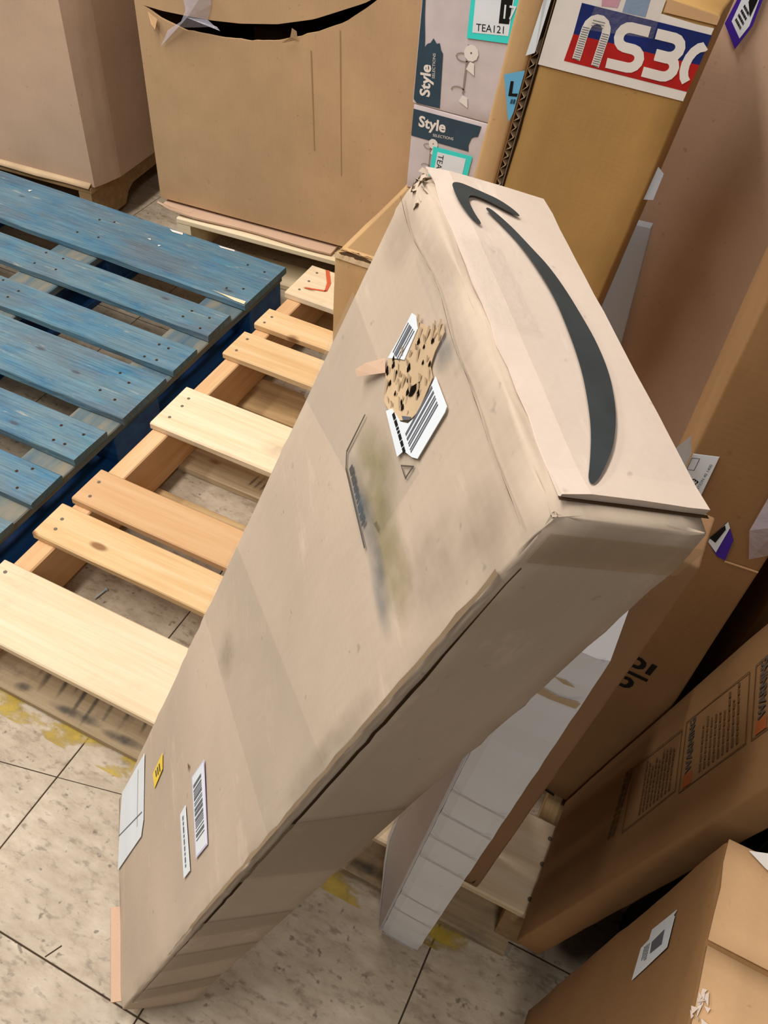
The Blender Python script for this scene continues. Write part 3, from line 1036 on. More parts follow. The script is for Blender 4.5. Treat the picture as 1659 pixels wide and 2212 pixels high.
for (cx_, cz_, a_, b_) in ((0.03, 1.03, 0.03, 0.03), (0.26, 1.04, 0.03, 0.025), (0.015, 0.80, 0.012, 0.12), (0.04, 0.98, 0.04, 0.04), (0.20, 0.60, 0.03, 0.03)):
    blot('grime', (cx_, cz_), (a_, 0), (0, b_), wide, 'grime', mb, 0.0017)
# clear packing tape bands
decal('clear_tape', [[(0.2862, 0.972), (0.2862, 0.865), (0.10, 0.93), (0.10, 0.99)]], wide, 'tape_clear', mb, 0.0012, 0.0002)
decal('clear_tape', [[(0.2862, 0.66), (0.2862, 0.53), (0.002, 0.66), (0.002, 0.79)]], wide, 'tape_clear', mb, 0.0013, 0.0002)
decal('clear_tape', [[(0.21, 0.006), (0.205, 0.034), (0.125, 0.036), (0.125, 0.006)]], top, 'tape_gloss', mb, 0.0058, 0.0002)
decal('clear_tape', [[(0.225, ML - 0.03), (0.23, ML - 0.004), (0.12, ML - 0.004), (0.12, ML - 0.03)]], wide, 'tape_gloss', mb, 0.0022, 0.0002)
decal('brown_tape', [[(0.004, 0.56), (0.096, 0.565), (0.096, 0.72), (0.004, 0.70)]], side, 'tape_brown', mb, 0.0018, 0.0002)
decal('brown_tape', [[(0.004, 0.43), (0.096, 0.44), (0.096, 0.385), (0.004, 0.365)]], side, 'tape_brown', mb, 0.0018, 0.0002)
decal('brown_tape', [[(0.004, 0.30), (0.096, 0.32), (0.096, 0.25), (0.004, 0.22)]], side, 'tape_brown', mb, 0.0018, 0.0002)
decal('brown_tape', [[(0.004, 0.13), (0.096, 0.16), (0.096, 0.10), (0.004, 0.06)]], side, 'tape_brown', mb, 0.0018, 0.0002)
decal('brown_tape', [[(0.004, 1.045), (0.098, 1.045), (0.098, 1.068), (0.004, 1.068)]], side, 'tape_brown', mb, 0.0018, 0.0002)
# crease band below the crushed end edge
V, F = [], []
for i in range(31):
    x = 0.01 + 0.27 * i / 30
    zc = ML - 0.022 - 0.008 * noise.noise(Vector((x * 14, 0, 2)))
    V += [wide(x, zc, 0.0014), wide(x, zc + 0.0016 + 0.001 * noise.noise(Vector((x * 50, 4, 0))), 0.0030)]
F = [(2 * i, 2 * i + 2, 2 * i + 3, 2 * i + 1) for i in range(30)]
mesh_ob('crush_ridge', V, F, 'kraft_edge', mb, True)
# labels near the foot
big = decal('paper_label', [[(0.2668, 0.2083), (0.1843, 0.1909), (0.1693, 0.1737), (0.1791, 0.004), (0.249, 0.0275), (0.2773, 0.0445)]], wide, 'paper', mb, 0.0018, 0.0004)
big['label'] = 'large blank white paper label'
decal('label_fold', [[(0.262, 0.165), (0.19, 0.150), (0.19, 0.152), (0.262, 0.167)], [(0.196, 0.185), (0.198, 0.185), (0.225, 0.015), (0.223, 0.015)]], wide, 'bar_grey', big, 0.0023, 0.0001)
yl = decal('paper_label', [[(0.2219, 0.3132), (0.2029, 0.3096), (0.1976, 0.2626), (0.2192, 0.2577)]], wide, 'paper_yellow', mb, 0.0018, 0.0004)
yl['label'] = 'small yellow sticker'
decal('print_line', lines((0.216, 0.27), (-0.012, 0.004), (0.0, 0.03), 3, 4), wide, 'ink_soft', yl, 0.0023, 0.0001)
bl = decal('paper_label', [[(0.1361, 0.4954), (0.0547, 0.4873), (0.056, 0.4412), (0.1385, 0.4445)]], wide, 'paper_lilac', mb, 0.0018, 0.0004)
bl['label'] = 'white barcode label with lilac border'
decal('label_face', [[(0.1345, 0.4915), (0.0565, 0.4845), (0.0575, 0.445), (0.1365, 0.4475)]], wide, 'paper', bl, 0.0022, 0.0002)
decal('barcode', bars((0.127, 0.4505), (-0.058, -0.001), (0, 0.032), 9, 16), wide, 'bar_grey', bl, 0.0025, 0.0002)
tl = decal('paper_label', [[(0.1213, 0.4108), (0.0528, 0.4148), (0.0529, 0.3881), (0.12, 0.3866)]], wide, 'paper', mb, 0.0018, 0.0004)
tl['label'] = 'narrow white text label'
decal('print_line', lines((0.114, 0.395), (-0.054, 0.001), (0, 0.008), 1, 7, 0.6, False), wide, 'bar_grey', tl, 0.0023, 0.0001)
decal('scuff_mark', [[(0.226, 0.145), (0.22, 0.15), (0.205, 0.148), (0.207, 0.143)], [(0.16, 0.43), (0.155, 0.435), (0.15, 0.43)]], wide, 'ink_brown', mb, 0.0017, 0.0001)

# ------------------------------------------------------------------ white narrow carton with a crushed foot corner
wc = thing('white_carton', 'tall narrow white carton standing on the floor under the leaning box', 'carton', (0.829, -0.07, 0.0), (1, 0, -0.075), None, (0.075, 0, 1))
WX, WYd, WZ = 0.058, 0.066, 0.83
prof = [(0.0, 0.0045), (0.012, 0.006), (WYd, 0.15), (WYd, WZ), (0.0, WZ)]
NR = 44
V, F = [], []
zs = [0.0045 + (WZ - 0.0045) * i / NR for i in range(NR + 1)]
for i, z in enumerate(zs):
    yb = 0.006 + 0.006 if z < 0.01 else (0.012 + (WYd - 0.012) * min(1, z / 0.15))
    rip = 0.0006 * noise.noise(Vector((z * 55, 0, 5))) + 0.0005 * math.sin(z * 260)
    for j in range(7):
        s = j / 6
        V.append((WX * s + (0.0009 * noise.noise(Vector((z * 60, j, 2))) if j in (0, 6) else 0), -0.0015 * math.sin(math.pi * s) + rip + (0.0025 if j in (0, 6) else 0), z))
    V += [(WX, yb, z), (0, yb, z)]
m = 9
for i in range(NR):
    for k in range(m):
        k2 = (k + 1) % m
        F.append((i * m + k, i * m + k2, (i + 1) * m + k2, (i + 1) * m + k))
F += [tuple(reversed(range(m))), tuple(range(NR * m, NR * m + m))]
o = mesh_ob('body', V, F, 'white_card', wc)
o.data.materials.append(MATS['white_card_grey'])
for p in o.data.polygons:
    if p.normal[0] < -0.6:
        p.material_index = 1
# fold lines, torn liners
wf = on_front(-0.0002)
decal('fold_line', [rect(0.001, z, WX - 0.001, z + 0.0022) for z in (0.012, 0.135, 0.20, 0.345, 0.41, 0.476, 0.535)], wf, 'white_card_grey', wc, 0.0021, 0.0003)
decal('torn_liner', [[(0.014, 0.765), (0.024, 0.770), (0.040, 0.768), (0.056, 0.773), (0.055, 0.764), (0.035, 0.760), (0.018, 0.760)], [(0.030, 0.790), (0.038, 0.792), (0.046, 0.789), (0.038, 0.787)]], wf, 'kraft_torn', wc, 0.0020, 0.0006)
V = [(-0.001, 0.0, 0.012), (-0.0015, 0.001, 0.80), (-0.043, 0.066, 0.80), (-0.043, 0.066, 0.175), (-0.034, 0.052, 0.12)]
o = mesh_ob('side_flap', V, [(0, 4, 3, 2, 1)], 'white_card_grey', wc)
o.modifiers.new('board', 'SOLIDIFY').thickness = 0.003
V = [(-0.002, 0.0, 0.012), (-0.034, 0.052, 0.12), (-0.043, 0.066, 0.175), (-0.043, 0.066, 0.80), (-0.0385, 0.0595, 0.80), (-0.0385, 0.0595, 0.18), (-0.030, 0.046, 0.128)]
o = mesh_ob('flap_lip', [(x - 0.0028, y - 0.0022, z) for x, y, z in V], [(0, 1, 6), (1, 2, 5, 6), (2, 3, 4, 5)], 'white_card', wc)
slab('side_seam', (-0.003, 0.004, 0.02), (-0.0005, 0.010, WZ), 'white_card', wc)

kc = thing('narrow_carton', 'thin brown carton edge standing between white carton and printed carton', 'carton', (0.8925, -0.001, 0.1445), (1, 0, -0.07), None, (0.070, 0.0, 1))
carton('body', (0.038, 0.055, 0.735), 'kraft_brown', kc, r=0.003, cell=0.03, seed=5, rag=0.001)
decal('pinch_mark', [[(0.012, 0.004), (0.03, 0.014), (0.031, 0.03), (0.028, 0.012)]], on_front(), 'mark_and_slit_shade', kc, 0.001, 0.0002)

# ------------------------------------------------------------------ cartons stacked on the wooden pallet
# taped tan carton
tc = thing('taped_carton', 'squat tan carton with taped glossy top and torn front edge', 'carton', (0.273, 0.80, 0.1425))
carton('body', (0.21, 0.5, 0.336), 'kraft_tan', tc, r=0.004, seed=6, rag=0.0016, amp=0.001)
tt = on_top(0.336)
decal('packing_tape', [rect(0.012, 0.03, 0.10, 0.48)], tt, 'tape_brown', tc, 0.0012, 0.0002)
decal('torn_slit_shade', [[(0.006, 0.006), (0.02, 0.016), (0.06, 0.013), (0.095, 0.004), (0.095, -0.001), (0.05, 0.001), (0.02, 0.0)]], tt, 'mark_and_slit_shade', tc, 0.0014, 0.0004)  # dark patch painted for the shade inside the torn slit
V, F = [], []
for i in range(25):
    x = 0.002 + 0.10 * i / 24
    V += [(x, -0.0025, 0.330), (x, -0.001 + 0.002 * noise.noise(Vector((x * 90, 0, 0))), 0.340 + 0.003 * noise.noise(Vector((x * 120, 3, 0))))]
    V += [(x, 0.020, 0.3375), (x, 0.013 + 0.003 * noise.noise(Vector((x * 70, 8, 0))), 0.343 + 0.003 * noise.noise(Vector((x * 100, 5, 0))))]
F = [(4 * i, 4 * i + 4, 4 * i + 5, 4 * i + 1) for i in range(24)] + [(4 * i + 2, 4 * i + 3, 4 * i + 7, 4 * i + 6) for i in range(24)]
mesh_ob('frayed_edge', V, F, 'kraft_torn', tc)

# two light fitting boxes, one on the other
def fitting_lamp(parent, fm, ox, oz, s):
    def ring(cx_, cz_, rx, rz, a0, a1, w):
        out = []
        for k in range(10):
            t0, t1 = a0 + (a1 - a0) * k / 10, a0 + (a1 - a0) * (k + 1) / 10
            out.append([(cx_ + rx * math.cos(t0), cz_ + rz * math.sin(t0)), (cx_ + rx * math.cos(t1), cz_ + rz * math.sin(t1)),
                        (cx_ + (rx - w) * math.cos(t1), cz_ + (rz - w) * math.sin(t1)), (cx_ + (rx - w) * math.cos(t0), cz_ + (rz - w) * math.sin(t0))])
        return out
    polys = [[(ox - 0.0015 * s, oz), (ox + 0.0015 * s, oz), (ox + 0.0005 * s, oz + 0.085 * s), (ox - 0.0025 * s, oz + 0.085 * s)]]
    polys += ring(ox - 0.010 * s, oz + 0.004 * s, 0.014 * s, 0.008 * s, 0.2, 3.3, 0.002 * s) + ring(ox - 0.008 * s, oz + 0.062 * s, 0.015 * s, 0.008 * s, 0, 6.28, 0.002 * s)
    decal('lamp_picture', polys, fm, 'photo_grey', parent, 0.0016, 0.0001)
    cones = [[(ox, oz - 0.002 * s), (ox + 0.010 * s, oz - 0.004 * s), (ox + 0.013 * s, oz - 0.022 * s), (ox - 0.006 * s, oz - 0.014 * s)],
             [(ox + 0.006 * s, oz + 0.058 * s), (ox + 0.014 * s, oz + 0.056 * s), (ox + 0.017 * s, oz + 0.036 * s), (ox, oz + 0.044 * s)],
             ring(ox + 0.006 * s, oz + 0.072 * s, 0.014 * s, 0.014 * s, 0, 6.28, 0.012 * s)]
    flat = cones[:2] + cones[2]
    decal('lamp_picture', flat, fm, 'photo_pale', parent, 0.0018, 0.0001)


s1 = thing('light_fitting_box', 'lower retail box with dark top band and upright lettering', 'box', (0.28, 1.10, 0.4805), group='light fitting boxes')
carton('body', (0.20, 0.21, 0.1665), 'photo_beige', s1, r=0.002, seed=7, rag=0.0005, amp=0.0003)
sf = on_front()
decal('brand_band', [[(0.001, 0.158), (0.001, 0.1067), (0.1229, 0.1064), (0.121, 0.118), (0.1247, 0.132), (0.130, 0.1365), (0.137, 0.1387), (0.1411, 0.159)]], sf, 'slate', s1, 0.0008, 0.0002)
lettering('brand_lettering', 'Style', (0.014, 0.1285), (0.0295, 0.0008), (0, 0.0285), sf, 'photo_pale', s1, 0.0014, 0.03)
lettering('brand_lettering', 'SELECTIONS', (0.046, 0.1165), (0.0078, 0.0006), (0, 0.0075), sf, 'photo_pale', s1, 0.0014)
fitting_lamp(s1, sf, 0.045, 0.052, 0.7)
tlab = decal('code_label', [[(0.0504, 0.0982), (0.0468, 0.015), (0.1235, 0.012), (0.1326, 0.0998)]], sf, 'teal', s1, 0.0020, 0.0003)
decal('label_face', [[(0.0604, 0.0897), (0.0555, 0.019), (0.1135, 0.017), (0.1202, 0.0919)]], sf, 'paper', tlab, 0.0025, 0.0002)
lettering('label_lettering', 'TEA121', (0.063, 0.086), (-0.001, -0.0165), (0.0165, 0.001), sf, 'ink_black', tlab, 0.0030)
decal('number_block', [[(0.0744, 0.0348), (0.1114, 0.0375), (0.109, 0.017), (0.0737, 0.015)]], sf, 'ink_black', tlab, 0.0029, 0.0002)
lettering('label_lettering', '17', (0.084, 0.0335), (-0.0006, -0.022), (0.022, 0.0006), sf, 'paper', tlab, 0.0034, 0.01)

s2 = thing('light_fitting_box', 'upper retail box with side band and lettering turned sideways', 'box', (0.277, 1.10, 0.6480), group='light fitting boxes')
carton('body', (0.20, 0.21, 0.27), 'photo_beige', s2, r=0.002, seed=8, rag=0.0005, amp=0.0003)
Z2 = -0.168
sh = lambda pts: [(a + 0.003, b + Z2) for a, b in pts]
decal('brand_band', [sh([(-0.001, 0.43), (-0.001, 0.1765), (0.006, 0.170), (0.0539, 0.1719), (0.0482, 0.2674), (0.044, 0.272), (0.040, 0.283), (0.034, 0.281), (0.0272, 0.2886), (0.022, 0.280), (0.016, 0.277), (0.0115, 0.270), (0.0105, 0.285), (0.006, 0.32), (0.004, 0.3475), (0.003, 0.43)])], sf, 'slate', s2, 0.0008, 0.0002)
lettering('brand_lettering', 'Style', (0.034, 0.1868 + Z2), (-0.002, 0.0292), (-0.0285, -0.002), sf, 'photo_pale', s2, 0.0014, 0.03)
lettering('brand_lettering', 'SELECTIONS', (0.0405, 0.2214 + Z2), (-0.0006, 0.0078), (-0.0075, -0.0006), sf, 'photo_pale', s2, 0.0014)
fitting_lamp(s2, sf, 0.099, 0.208 + Z2, 1.0)
tlab = decal('code_label', [sh([(0.0869, 0.44), (0.0901, 0.3026), (0.175, 0.3105), (0.175, 0.44)])], sf, 'teal', s2, 0.0020, 0.0003)
decal('label_face', [sh([(0.0945, 0.42), (0.099, 0.3135), (0.165, 0.3215), (0.165, 0.42)])], sf, 'paper', tlab, 0.0025, 0.0002)
lettering('label_lettering', 'TEA121', (0.108, 0.3178 + Z2), (0.0166, 0.0019), (-0.0015, 0.0166), sf, 'ink_black', tlab, 0.0030)
decal('number_block', [sh([(0.1405, 0.42), (0.1445, 0.3378), (0.163, 0.340), (0.163, 0.42)])], sf, 'ink_black', tlab, 0.0029, 0.0002)
lettering('label_lettering', '17', (0.1495, 0.3465 + Z2), (0.026, 0.002), (-0.002, 0.030), sf, 'paper', tlab, 0.0034, 0.01)

# tall yellow-brown carton with a printed paper label, leaning a little
NX_, NZ_ = Vector((1, 0, -0.1)), Vector((0.1, 0, 1))
nc = thing('tall_carton', 'tall yellow-brown carton with red and blue lettered paper label', 'carton', (0.54, 0.68, 0.145), NX_, None, NZ_)
carton('body', (0.187, 0.12, 0.878), 'kraft_yellow', nc, r=0.004, seed=9, rag=0.0014, amp=0.001, z0=0.016)
nf = on_front()
lab = decal('paper_label', [[(0.001, 0.892), (0.0002, 0.7795), (0.1856, 0.7971), (0.1855, 0.880), (0.165, 0.878), (0.1235, 0.8765), (0.123, 0.892)]], nf, 'paper_warm', nc, 0.0012, 0.0004)
decal('label_field', [[(0.031, 0.8603), (0.0322, 0.826), (0.1865, 0.840), (0.1865, 0.873)]], nf, 'navy', lab, 0.0017, 0.0002)
decal('label_field', [[(0.0322, 0.826), (0.0307, 0.794), (0.1855, 0.8086), (0.1865, 0.840)]], nf, 'red', lab, 0.0017, 0.0002)
decal('label_field', [[(0.0471, 0.892), (0.074, 0.892), (0.0733, 0.8676), (0.0544, 0.8639)]], nf, 'faded_pink', lab, 0.0017, 0.0002)
decal('label_field', [[(0.0791, 0.892), (0.1058, 0.892), (0.1077, 0.8681), (0.0801, 0.8652)]], nf, 'faded_blue', lab, 0.0017, 0.0002)


def stroke(pts, w):
    """a pen stroke as a strip of quads that share their mitred ends"""
    P = [Vector(p) for p in pts]
    P = [p for k, p in enumerate(P) if k == 0 or (p - P[k - 1]).length > 1e-5]
    closed = (P[0] - P[-1]).length < 1e-6
    if closed:
        P = P[:-1]
    n = len(P)
    L, R = [], []
    for k in range(n):
        a = P[k - 1] if (k > 0 or closed) else None
        b = P[(k + 1) % n] if (k < n - 1 or closed) else None
        d1 = (P[k] - a).normalized() if a is not None else (b - P[k]).normalized()
        d2 = (b - P[k]).normalized() if b is not None else d1
        t_ = (d1 + d2)
        t_ = t_.normalized() if t_.length > 1e-4 else d1
        nn = Vector((-t_[1], t_[0]))
        sc = 1 / max(0.5, nn.dot(Vector((-d1[1], d1[0]))))
        L.append(tuple(P[k] + nn * w / 2 * sc))
        R.append(tuple(P[k] - nn * w / 2 * sc))
    rng = range(n) if closed else range(n - 1)
    return [[L[k], R[k], R[(k + 1) % n], L[(k + 1) % n]] for k in rng]


def arc(cx_, cz_, rx, rz, a0, a1, n=7):
    return [(cx_ + rx * math.cos(math.radians(a0 + (a1 - a0) * k / n)), cz_ + rz * math.sin(math.radians(a0 + (a1 - a0) * k / n))) for k in range(n + 1)]


shr = lambda pts: [(x, z + 0.09 * (x - 0.05)) for x, z in pts]
WS = 0.0112
glyphs = [
    stroke(shr([(0.0450, 0.8005), (0.0450, 0.832)] + arc(0.0575, 0.836, 0.0125, 0.0135, 180, 0) + [(0.0700, 0.7985)]), 0.0100),
    stroke(shr([(0.1185, 0.8490), (0.0985, 0.8490)] + arc(0.0965, 0.8380, 0.0105, 0.0110, 90, 270) + [(0.1040, 0.8270)] + arc(0.1075, 0.8165, 0.0108, 0.0105, 90, -90) + [(0.0820, 0.8055)]), WS),
    stroke(shr([(0.1265, 0.8490), (0.1460, 0.8490)] + arc(0.1480, 0.8385, 0.0108, 0.0105, 90, -90) + [(0.1340, 0.8280)]), WS),
    stroke(shr([(0.1345, 0.8265), (0.1480, 0.8265)] + arc(0.1500, 0.8165, 0.0108, 0.0105, 90, -90) + [(0.1270, 0.8060)]), WS),
    stroke(shr([(0.1845, 0.8490)] + arc(0.1845, 0.8265, 0.0130, 0.0210, 95, 250)), 0.0100)]
for k, g_ in enumerate(glyphs):
    decal('label_lettering', g_, nf, 'paper_warm', lab, 0.0021 + 0.00004 * k, 0.0002)
hat = []
for (x0, za, zb) in ((0.0450, 0.801, 0.838), (0.0700, 0.799, 0.838)):
    z = za
    while z < zb:
        hat.append([(p[0], p[1]) for p in shr([(x0 - 0.0042, z), (x0 + 0.0042, z), (x0 + 0.0042, z + 0.0007), (x0 - 0.0042, z + 0.0007)])])
        z += 0.0026
for z in (0.841, 0.844, 0.847):
    hat.append(shr([(0.050, z), (0.065, z), (0.065, z + 0.0007), (0.050, z + 0.0007)]))
decal('label_hatching', hat, nf, 'bar_grey', lab, 0.0026, 0.0001)
decal('clear_tape', [[(0.05, 0.892), (0.122, 0.892), (0.125, 0.850), (0.045, 0.835)]], nf, 'tape_gloss', nc, 0.0028, 0.0001)
decal('torn_edge', [[(0.125, 0.893), (0.187, 0.893), (0.187, 0.884), (0.150, 0.881), (0.125, 0.879)]], nf, 'kraft_light', nc, 0.0016, 0.0004)
mesh_ob('tape_tab', [(0.188, 0.004, 0.665), (0.200, 0.006, 0.668), (0.199, 0.006, 0.705), (0.189, 0.004, 0.712)], [(0, 1, 2, 3)], 'grey_plastic', nc)

# slim plain carton with a pale blue label beside it
lc = thing('slim_carton', 'slim upright tan carton with pale blue label', 'carton', (0.54, 0.68, 0.145), NX_, None, NZ_)
carton('body', (0.033, 0.10, 0.90), 'kraft_tan', lc, r=0.006, seed=10, rag=0.0006, z0=0.003, o=(-0.0465, 0))
bl2 = decal('blue_label', [[(-0.0392, 0.7537), (-0.0139, 0.767), (-0.0139, 0.712), (-0.0165, 0.699), (-0.020, 0.705)]], nf, 'sky_label', lc, 0.0012, 0.0003)
decal('label_print', [[(-0.0285, 0.749), (-0.0245, 0.750), (-0.0225, 0.735), (-0.0150, 0.7375), (-0.0150, 0.7335), (-0.0265, 0.7305)]] + bars((-0.0215, 0.722), (0.007, 0.002), (0.0, 0.006), 2, 5), nf, 'ink_black', bl2, 0.0017, 0.0002)

# corrugated sheet on edge between the two
cs = thing('corrugated_sheet', 'thick corrugated sheet on edge with zigzag flutes showing', 'cardboard sheet', (0.54, 0.68, 0.145), NX_, None, NZ_)
slab('liner', (-0.0122, -0.002, 0.003), (-0.0112, 0.10, 0.90), 'kraft_deep', cs)
slab('liner', (-0.0022, -0.002, 0.003), (-0.0014, 0.10, 0.90), 'kraft_edge', cs)
V, F = [], []
z, k = 0.004, 0
rn = random.Random(2)
while z < 0.80:
    x = -0.0112 if k % 2 else -0.0045
    V += [(x + rn.uniform(-0.0006, 0.0006), -0.001, z), (x, 0.09, z)]
    z += rn.uniform(0.0058, 0.0078)
    k += 1
F = [(2 * i, 2 * i + 1, 2 * i + 3, 2 * i + 2) for i in range(k - 1)]
o = mesh_ob('fluting', V, F, 'kraft_torn', cs)
o.modifiers.new('paper', 'SOLIDIFY').thickness = 0.0007
mesh_ob('white_tape', [(-0.0175, -0.0045, 0.785), (-0.0070, -0.005, 0.792), (-0.004, -0.0045, 0.90), (-0.0125, -0.0045, 0.90), (-0.014, -0.006, 0.85)], [(0, 1, 2, 3, 4)], 'paper', cs)

# white panel and big rose carton behind them
wpn = thing('white_carton', 'pale grey-white flat carton in the dark gap behind the tall carton', 'carton', (0.735, 0.835, 0.1415), (1, 0, 0.0), None, (-0.06, 0, 1))
carton('body', (0.098, 0.018, 0.53), 'grey_plastic', wpn, r=0.002, seed=13, rag=0.0002, amp=0.0001)
rb = thing('large_carton', 'large rose-brown carton at the right rear, partly in shadow', 'carton', (0.80, 0.868, 0.150))
carton('body', (0.76, 0.33, 1.15), 'kraft_rose', rb, r=0.012, cell=0.05, seed=14, rag=0.001, amp=0.002, bulge=0.002, o=(-0.14, 0))
rbf = on_front(-0.004)
pl = decal('purple_label', [[(0.018, 0.87), (0.0067, 0.8087), (0.0299, 0.7825), (0.0414, 0.813), (0.043, 0.87)]], rbf, 'purple', rb, 0.006, 0.0003)
decal('label_face', [[(0.021, 0.87), (0.0143, 0.813), (0.031, 0.7958), (0.0375, 0.8122), (0.039, 0.87)]], rbf, 'paper', pl, 0.0065, 0.0002)
decal('label_print', [[(0.030, 0.87), (0.0265, 0.838), (0.0345, 0.822), (0.0365, 0.84), (0.037, 0.87)]] + lines((0.0175, 0.814), (0.013, -0.012), (0.006, 0.022), 4, 3), rbf, 'ink_black', pl, 0.0069, 0.0002)

# tall flat carton with letters, a torn shipping label and a purple sticker
pc = thing('printed_carton', 'tall flat brown carton with black letters and torn shipping label', 'carton', (0.955, 0.174, 0.1415))
carton('body', (0.10, 0.32, 1.02), 'kraft_deep', pc, r=0.003, cell=0.04, seed=15, rag=0.0008, amp=0.001)
pf = on_front()
OFZ = 0.0035
f2 = lambda pts: [(a, b + OFZ) for a, b in pts]
sl = decal('shipping_label', [f2([(0.0005, 0.682), (0.0213, 0.6883), (0.0222, 0.6297), (0.0005, 0.653)])], pf, 'paper', pc, 0.0012, 0.0003)
mesh_ob('label_peel', [(-0.001, -0.0015, 0.655), (-0.001, -0.0015, 0.686), (-0.008, -0.012, 0.712), (-0.022, -0.016, 0.680)], [(0, 1, 2, 3)], 'paper', sl)
bxs = [(0.0012, 0.6775), (0.0072, 0.6795), (0.0072, 0.6650), (0.0012, 0.6632)]
decal('label_print', stroke(f2(bxs + bxs[:1]), 0.0004), pf, 'ink_black', sl, 0.0017, 0.0001)
lettering('label_lettering', '23', (0.0125, 0.6475 + OFZ), (0.003, 0.0075), (-0.0075, 0.003), pf, 'ink_black', sl, 0.0018, 0.02)
lettering('label_lettering', 'ATTENTION 40 1400', (0.0175, 0.632 + OFZ), (0.0002, 0.0050), (-0.0034, 0.0002), pf, 'bar_grey', sl, 0.0018)
ps = decal('purple_label', [f2([(0.0535, 0.6218), (0.0655, 0.6023), (0.068, 0.5744), (0.0602, 0.5752), (0.046, 0.590)])], pf, 'purple', pc, 0.0012, 0.0003)
decal('label_face', [f2([(0.0535, 0.6218), (0.0575, 0.6155), (0.0572, 0.5800), (0.046, 0.590)])], pf, 'paper', ps, 0.0017, 0.0002)
decal('number_block', [f2([(0.0525, 0.617), (0.0550, 0.612), (0.0525, 0.592), (0.046, 0.595)])], pf, 'ink_black', ps, 0.0021, 0.0002)
decal('flap_line', [f2([(0.068, 0.5735), (0.099, 0.5755), (0.099, 0.5735), (0.068, 0.5715)])], pf, 'kraft_light', pc, 0.0010, 0.0003)
V = [(0.072, -0.004, 0.70), (0.10, -0.004, 0.72), (0.118, -0.012, 0.66), (0.1, -0.014, 0.62), (0.085, -0.006, 0.594), (0.072, -0.008, 0.63), (0.09, -0.022, 0.66)]
mesh_ob('loose_plastic', V, [(6, 0, 1), (6, 1, 2), (6, 2, 3), (6, 3, 4), (6, 4, 5), (6, 5, 0)], 'plastic', pc)
# black letters, turned on their side
for k, (pts_, w_) in enumerate((([(0.0370, 0.3808), (0.0443, 0.3806), (0.0485, 0.3775), (0.0496, 0.3725), (0.0486, 0.3675), (0.0450, 0.3648), (0.0355, 0.3645)], 0.0056),
                                ([(0.0350, 0.3505), (0.0614, 0.3488)], 0.0056), ([(0.0601, 0.3815), (0.0580, 0.3600)], 0.0060),
                                ([(0.0365, 0.3374), (0.0430, 0.3380), (0.0468, 0.3345), (0.0472, 0.3290), (0.0455, 0.3240), (0.0418, 0.3212), (0.0340, 0.3215)], 0.0058))):
    decal('black_letter', stroke(f2(pts_), w_), pf, 'ink_black', pc, 0.0012 + 0.00003 * k, 0.0002)
decal('black_tape', [[(0.006, 0.008), (0.028, 0.001), (0.028, 0.007), (0.006, 0.014)]], pf, 'ink_black', pc, 0.0014, 0.0006)

# flat carton with printed warning panels leaning in front
dc = thing('warning_carton', 'flat brown carton printed with framed warning panels leaning outward', 'carton', (1.0, -0.042, 0.1478), (1, 0, -0.165), None, (0.165, 0, 1))
carton('body', (0.034, 0.212, 0.92), 'kraft_deep', dc, r=0.003, cell=0.03, seed=16, rag=0.0012, amp=0.0008)
dl = on_left()
WPN = (((0.0606, 0.2871), (0.0658, 0.4049), (0.1517, 0.3805), (0.1556, 0.261)), ((0.0589, 0.4156), (0.0616, 0.533), (0.1549, 0.511), (0.1577, 0.3879)), ((0.0605, 0.5426), (0.0613, 0.66), (0.1593, 0.640), (0.1558, 0.5218)))
for k, (a, b, c_, d_) in enumerate(WPN):
    fr_ = decal('warning_panel', stroke([a, b, c_, d_, a], 0.0013), dl, 'ink_brown', dc, 0.0011, 0.0002)
    ea = (d_[0] - a[0], d_[1] - a[1])
    eb = (b[0] - a[0], b[1] - a[1])
    o0 = (a[0] + 0.08 * ea[0] + 0.30 * eb[0], a[1] + 0.08 * ea[1] + 0.30 * eb[1])
    decal('print_line', lines(o0, (ea[0] * 0.84, ea[1] * 0.84), (eb[0] * 0.62, eb[1] * 0.62), 9, k + 20, 0.4), dl, 'ink_brown', fr_, 0.0011, 0.0002)
    if k:
        o1 = (a[0] + 0.02 * ea[0] + 0.05 * eb[0], a[1] + 0.02 * ea[1] + 0.05 * eb[1])
        ban = affine(o1, (ea[0] * 0.16, ea[1] * 0.16), (eb[0] * 0.14, eb[1] * 0.14))
        decal('warning_block', [[ban(p) for p in ((0, 0), (1, 0), (1, 1), (0, 1))]], dl, 'orange_print', fr_, 0.0011, 0.0002)
        o2 = (a[0] + 0.20 * ea[0] + 0.17 * eb[0], a[1] + 0.20 * ea[1] + 0.17 * eb[1])
        ln = Vector(ea).length
        u_ = Vector(ea) / ln
        w_ = Vector(eb).normalized()
        lettering('warning_lettering', 'WARNING', o2, tuple(u_ * 0.0165), tuple(-w_ * 0.0165), dl, 'ink_soft', fr_, 0.0014, 0.03)
decal('print_line', lines((0.066, 0.243), (0.092, -0.006), (0.0, 0.022), 2, 40, 0.6, False), dl, 'ink_brown', dc, 0.0011, 0.0002)

# open-topped near carton with a small label
qc = thing('near_carton', 'tan carton nearest the camera with small white label and creased top flaps', 'carton', (1.0875, -0.215, 0.67), (1, 0, -0.05), None, (0.05, 0, 1))
QX, QY, QZ = 0.30, 0.145, 0.652
carton('body', (QX, QY, QZ), 'kraft_deep', qc, r=0.003, cell=0.03, seed=17, rag=0.0014, amp=0.0012, z0=-QZ)
qt = on_top(0.0)
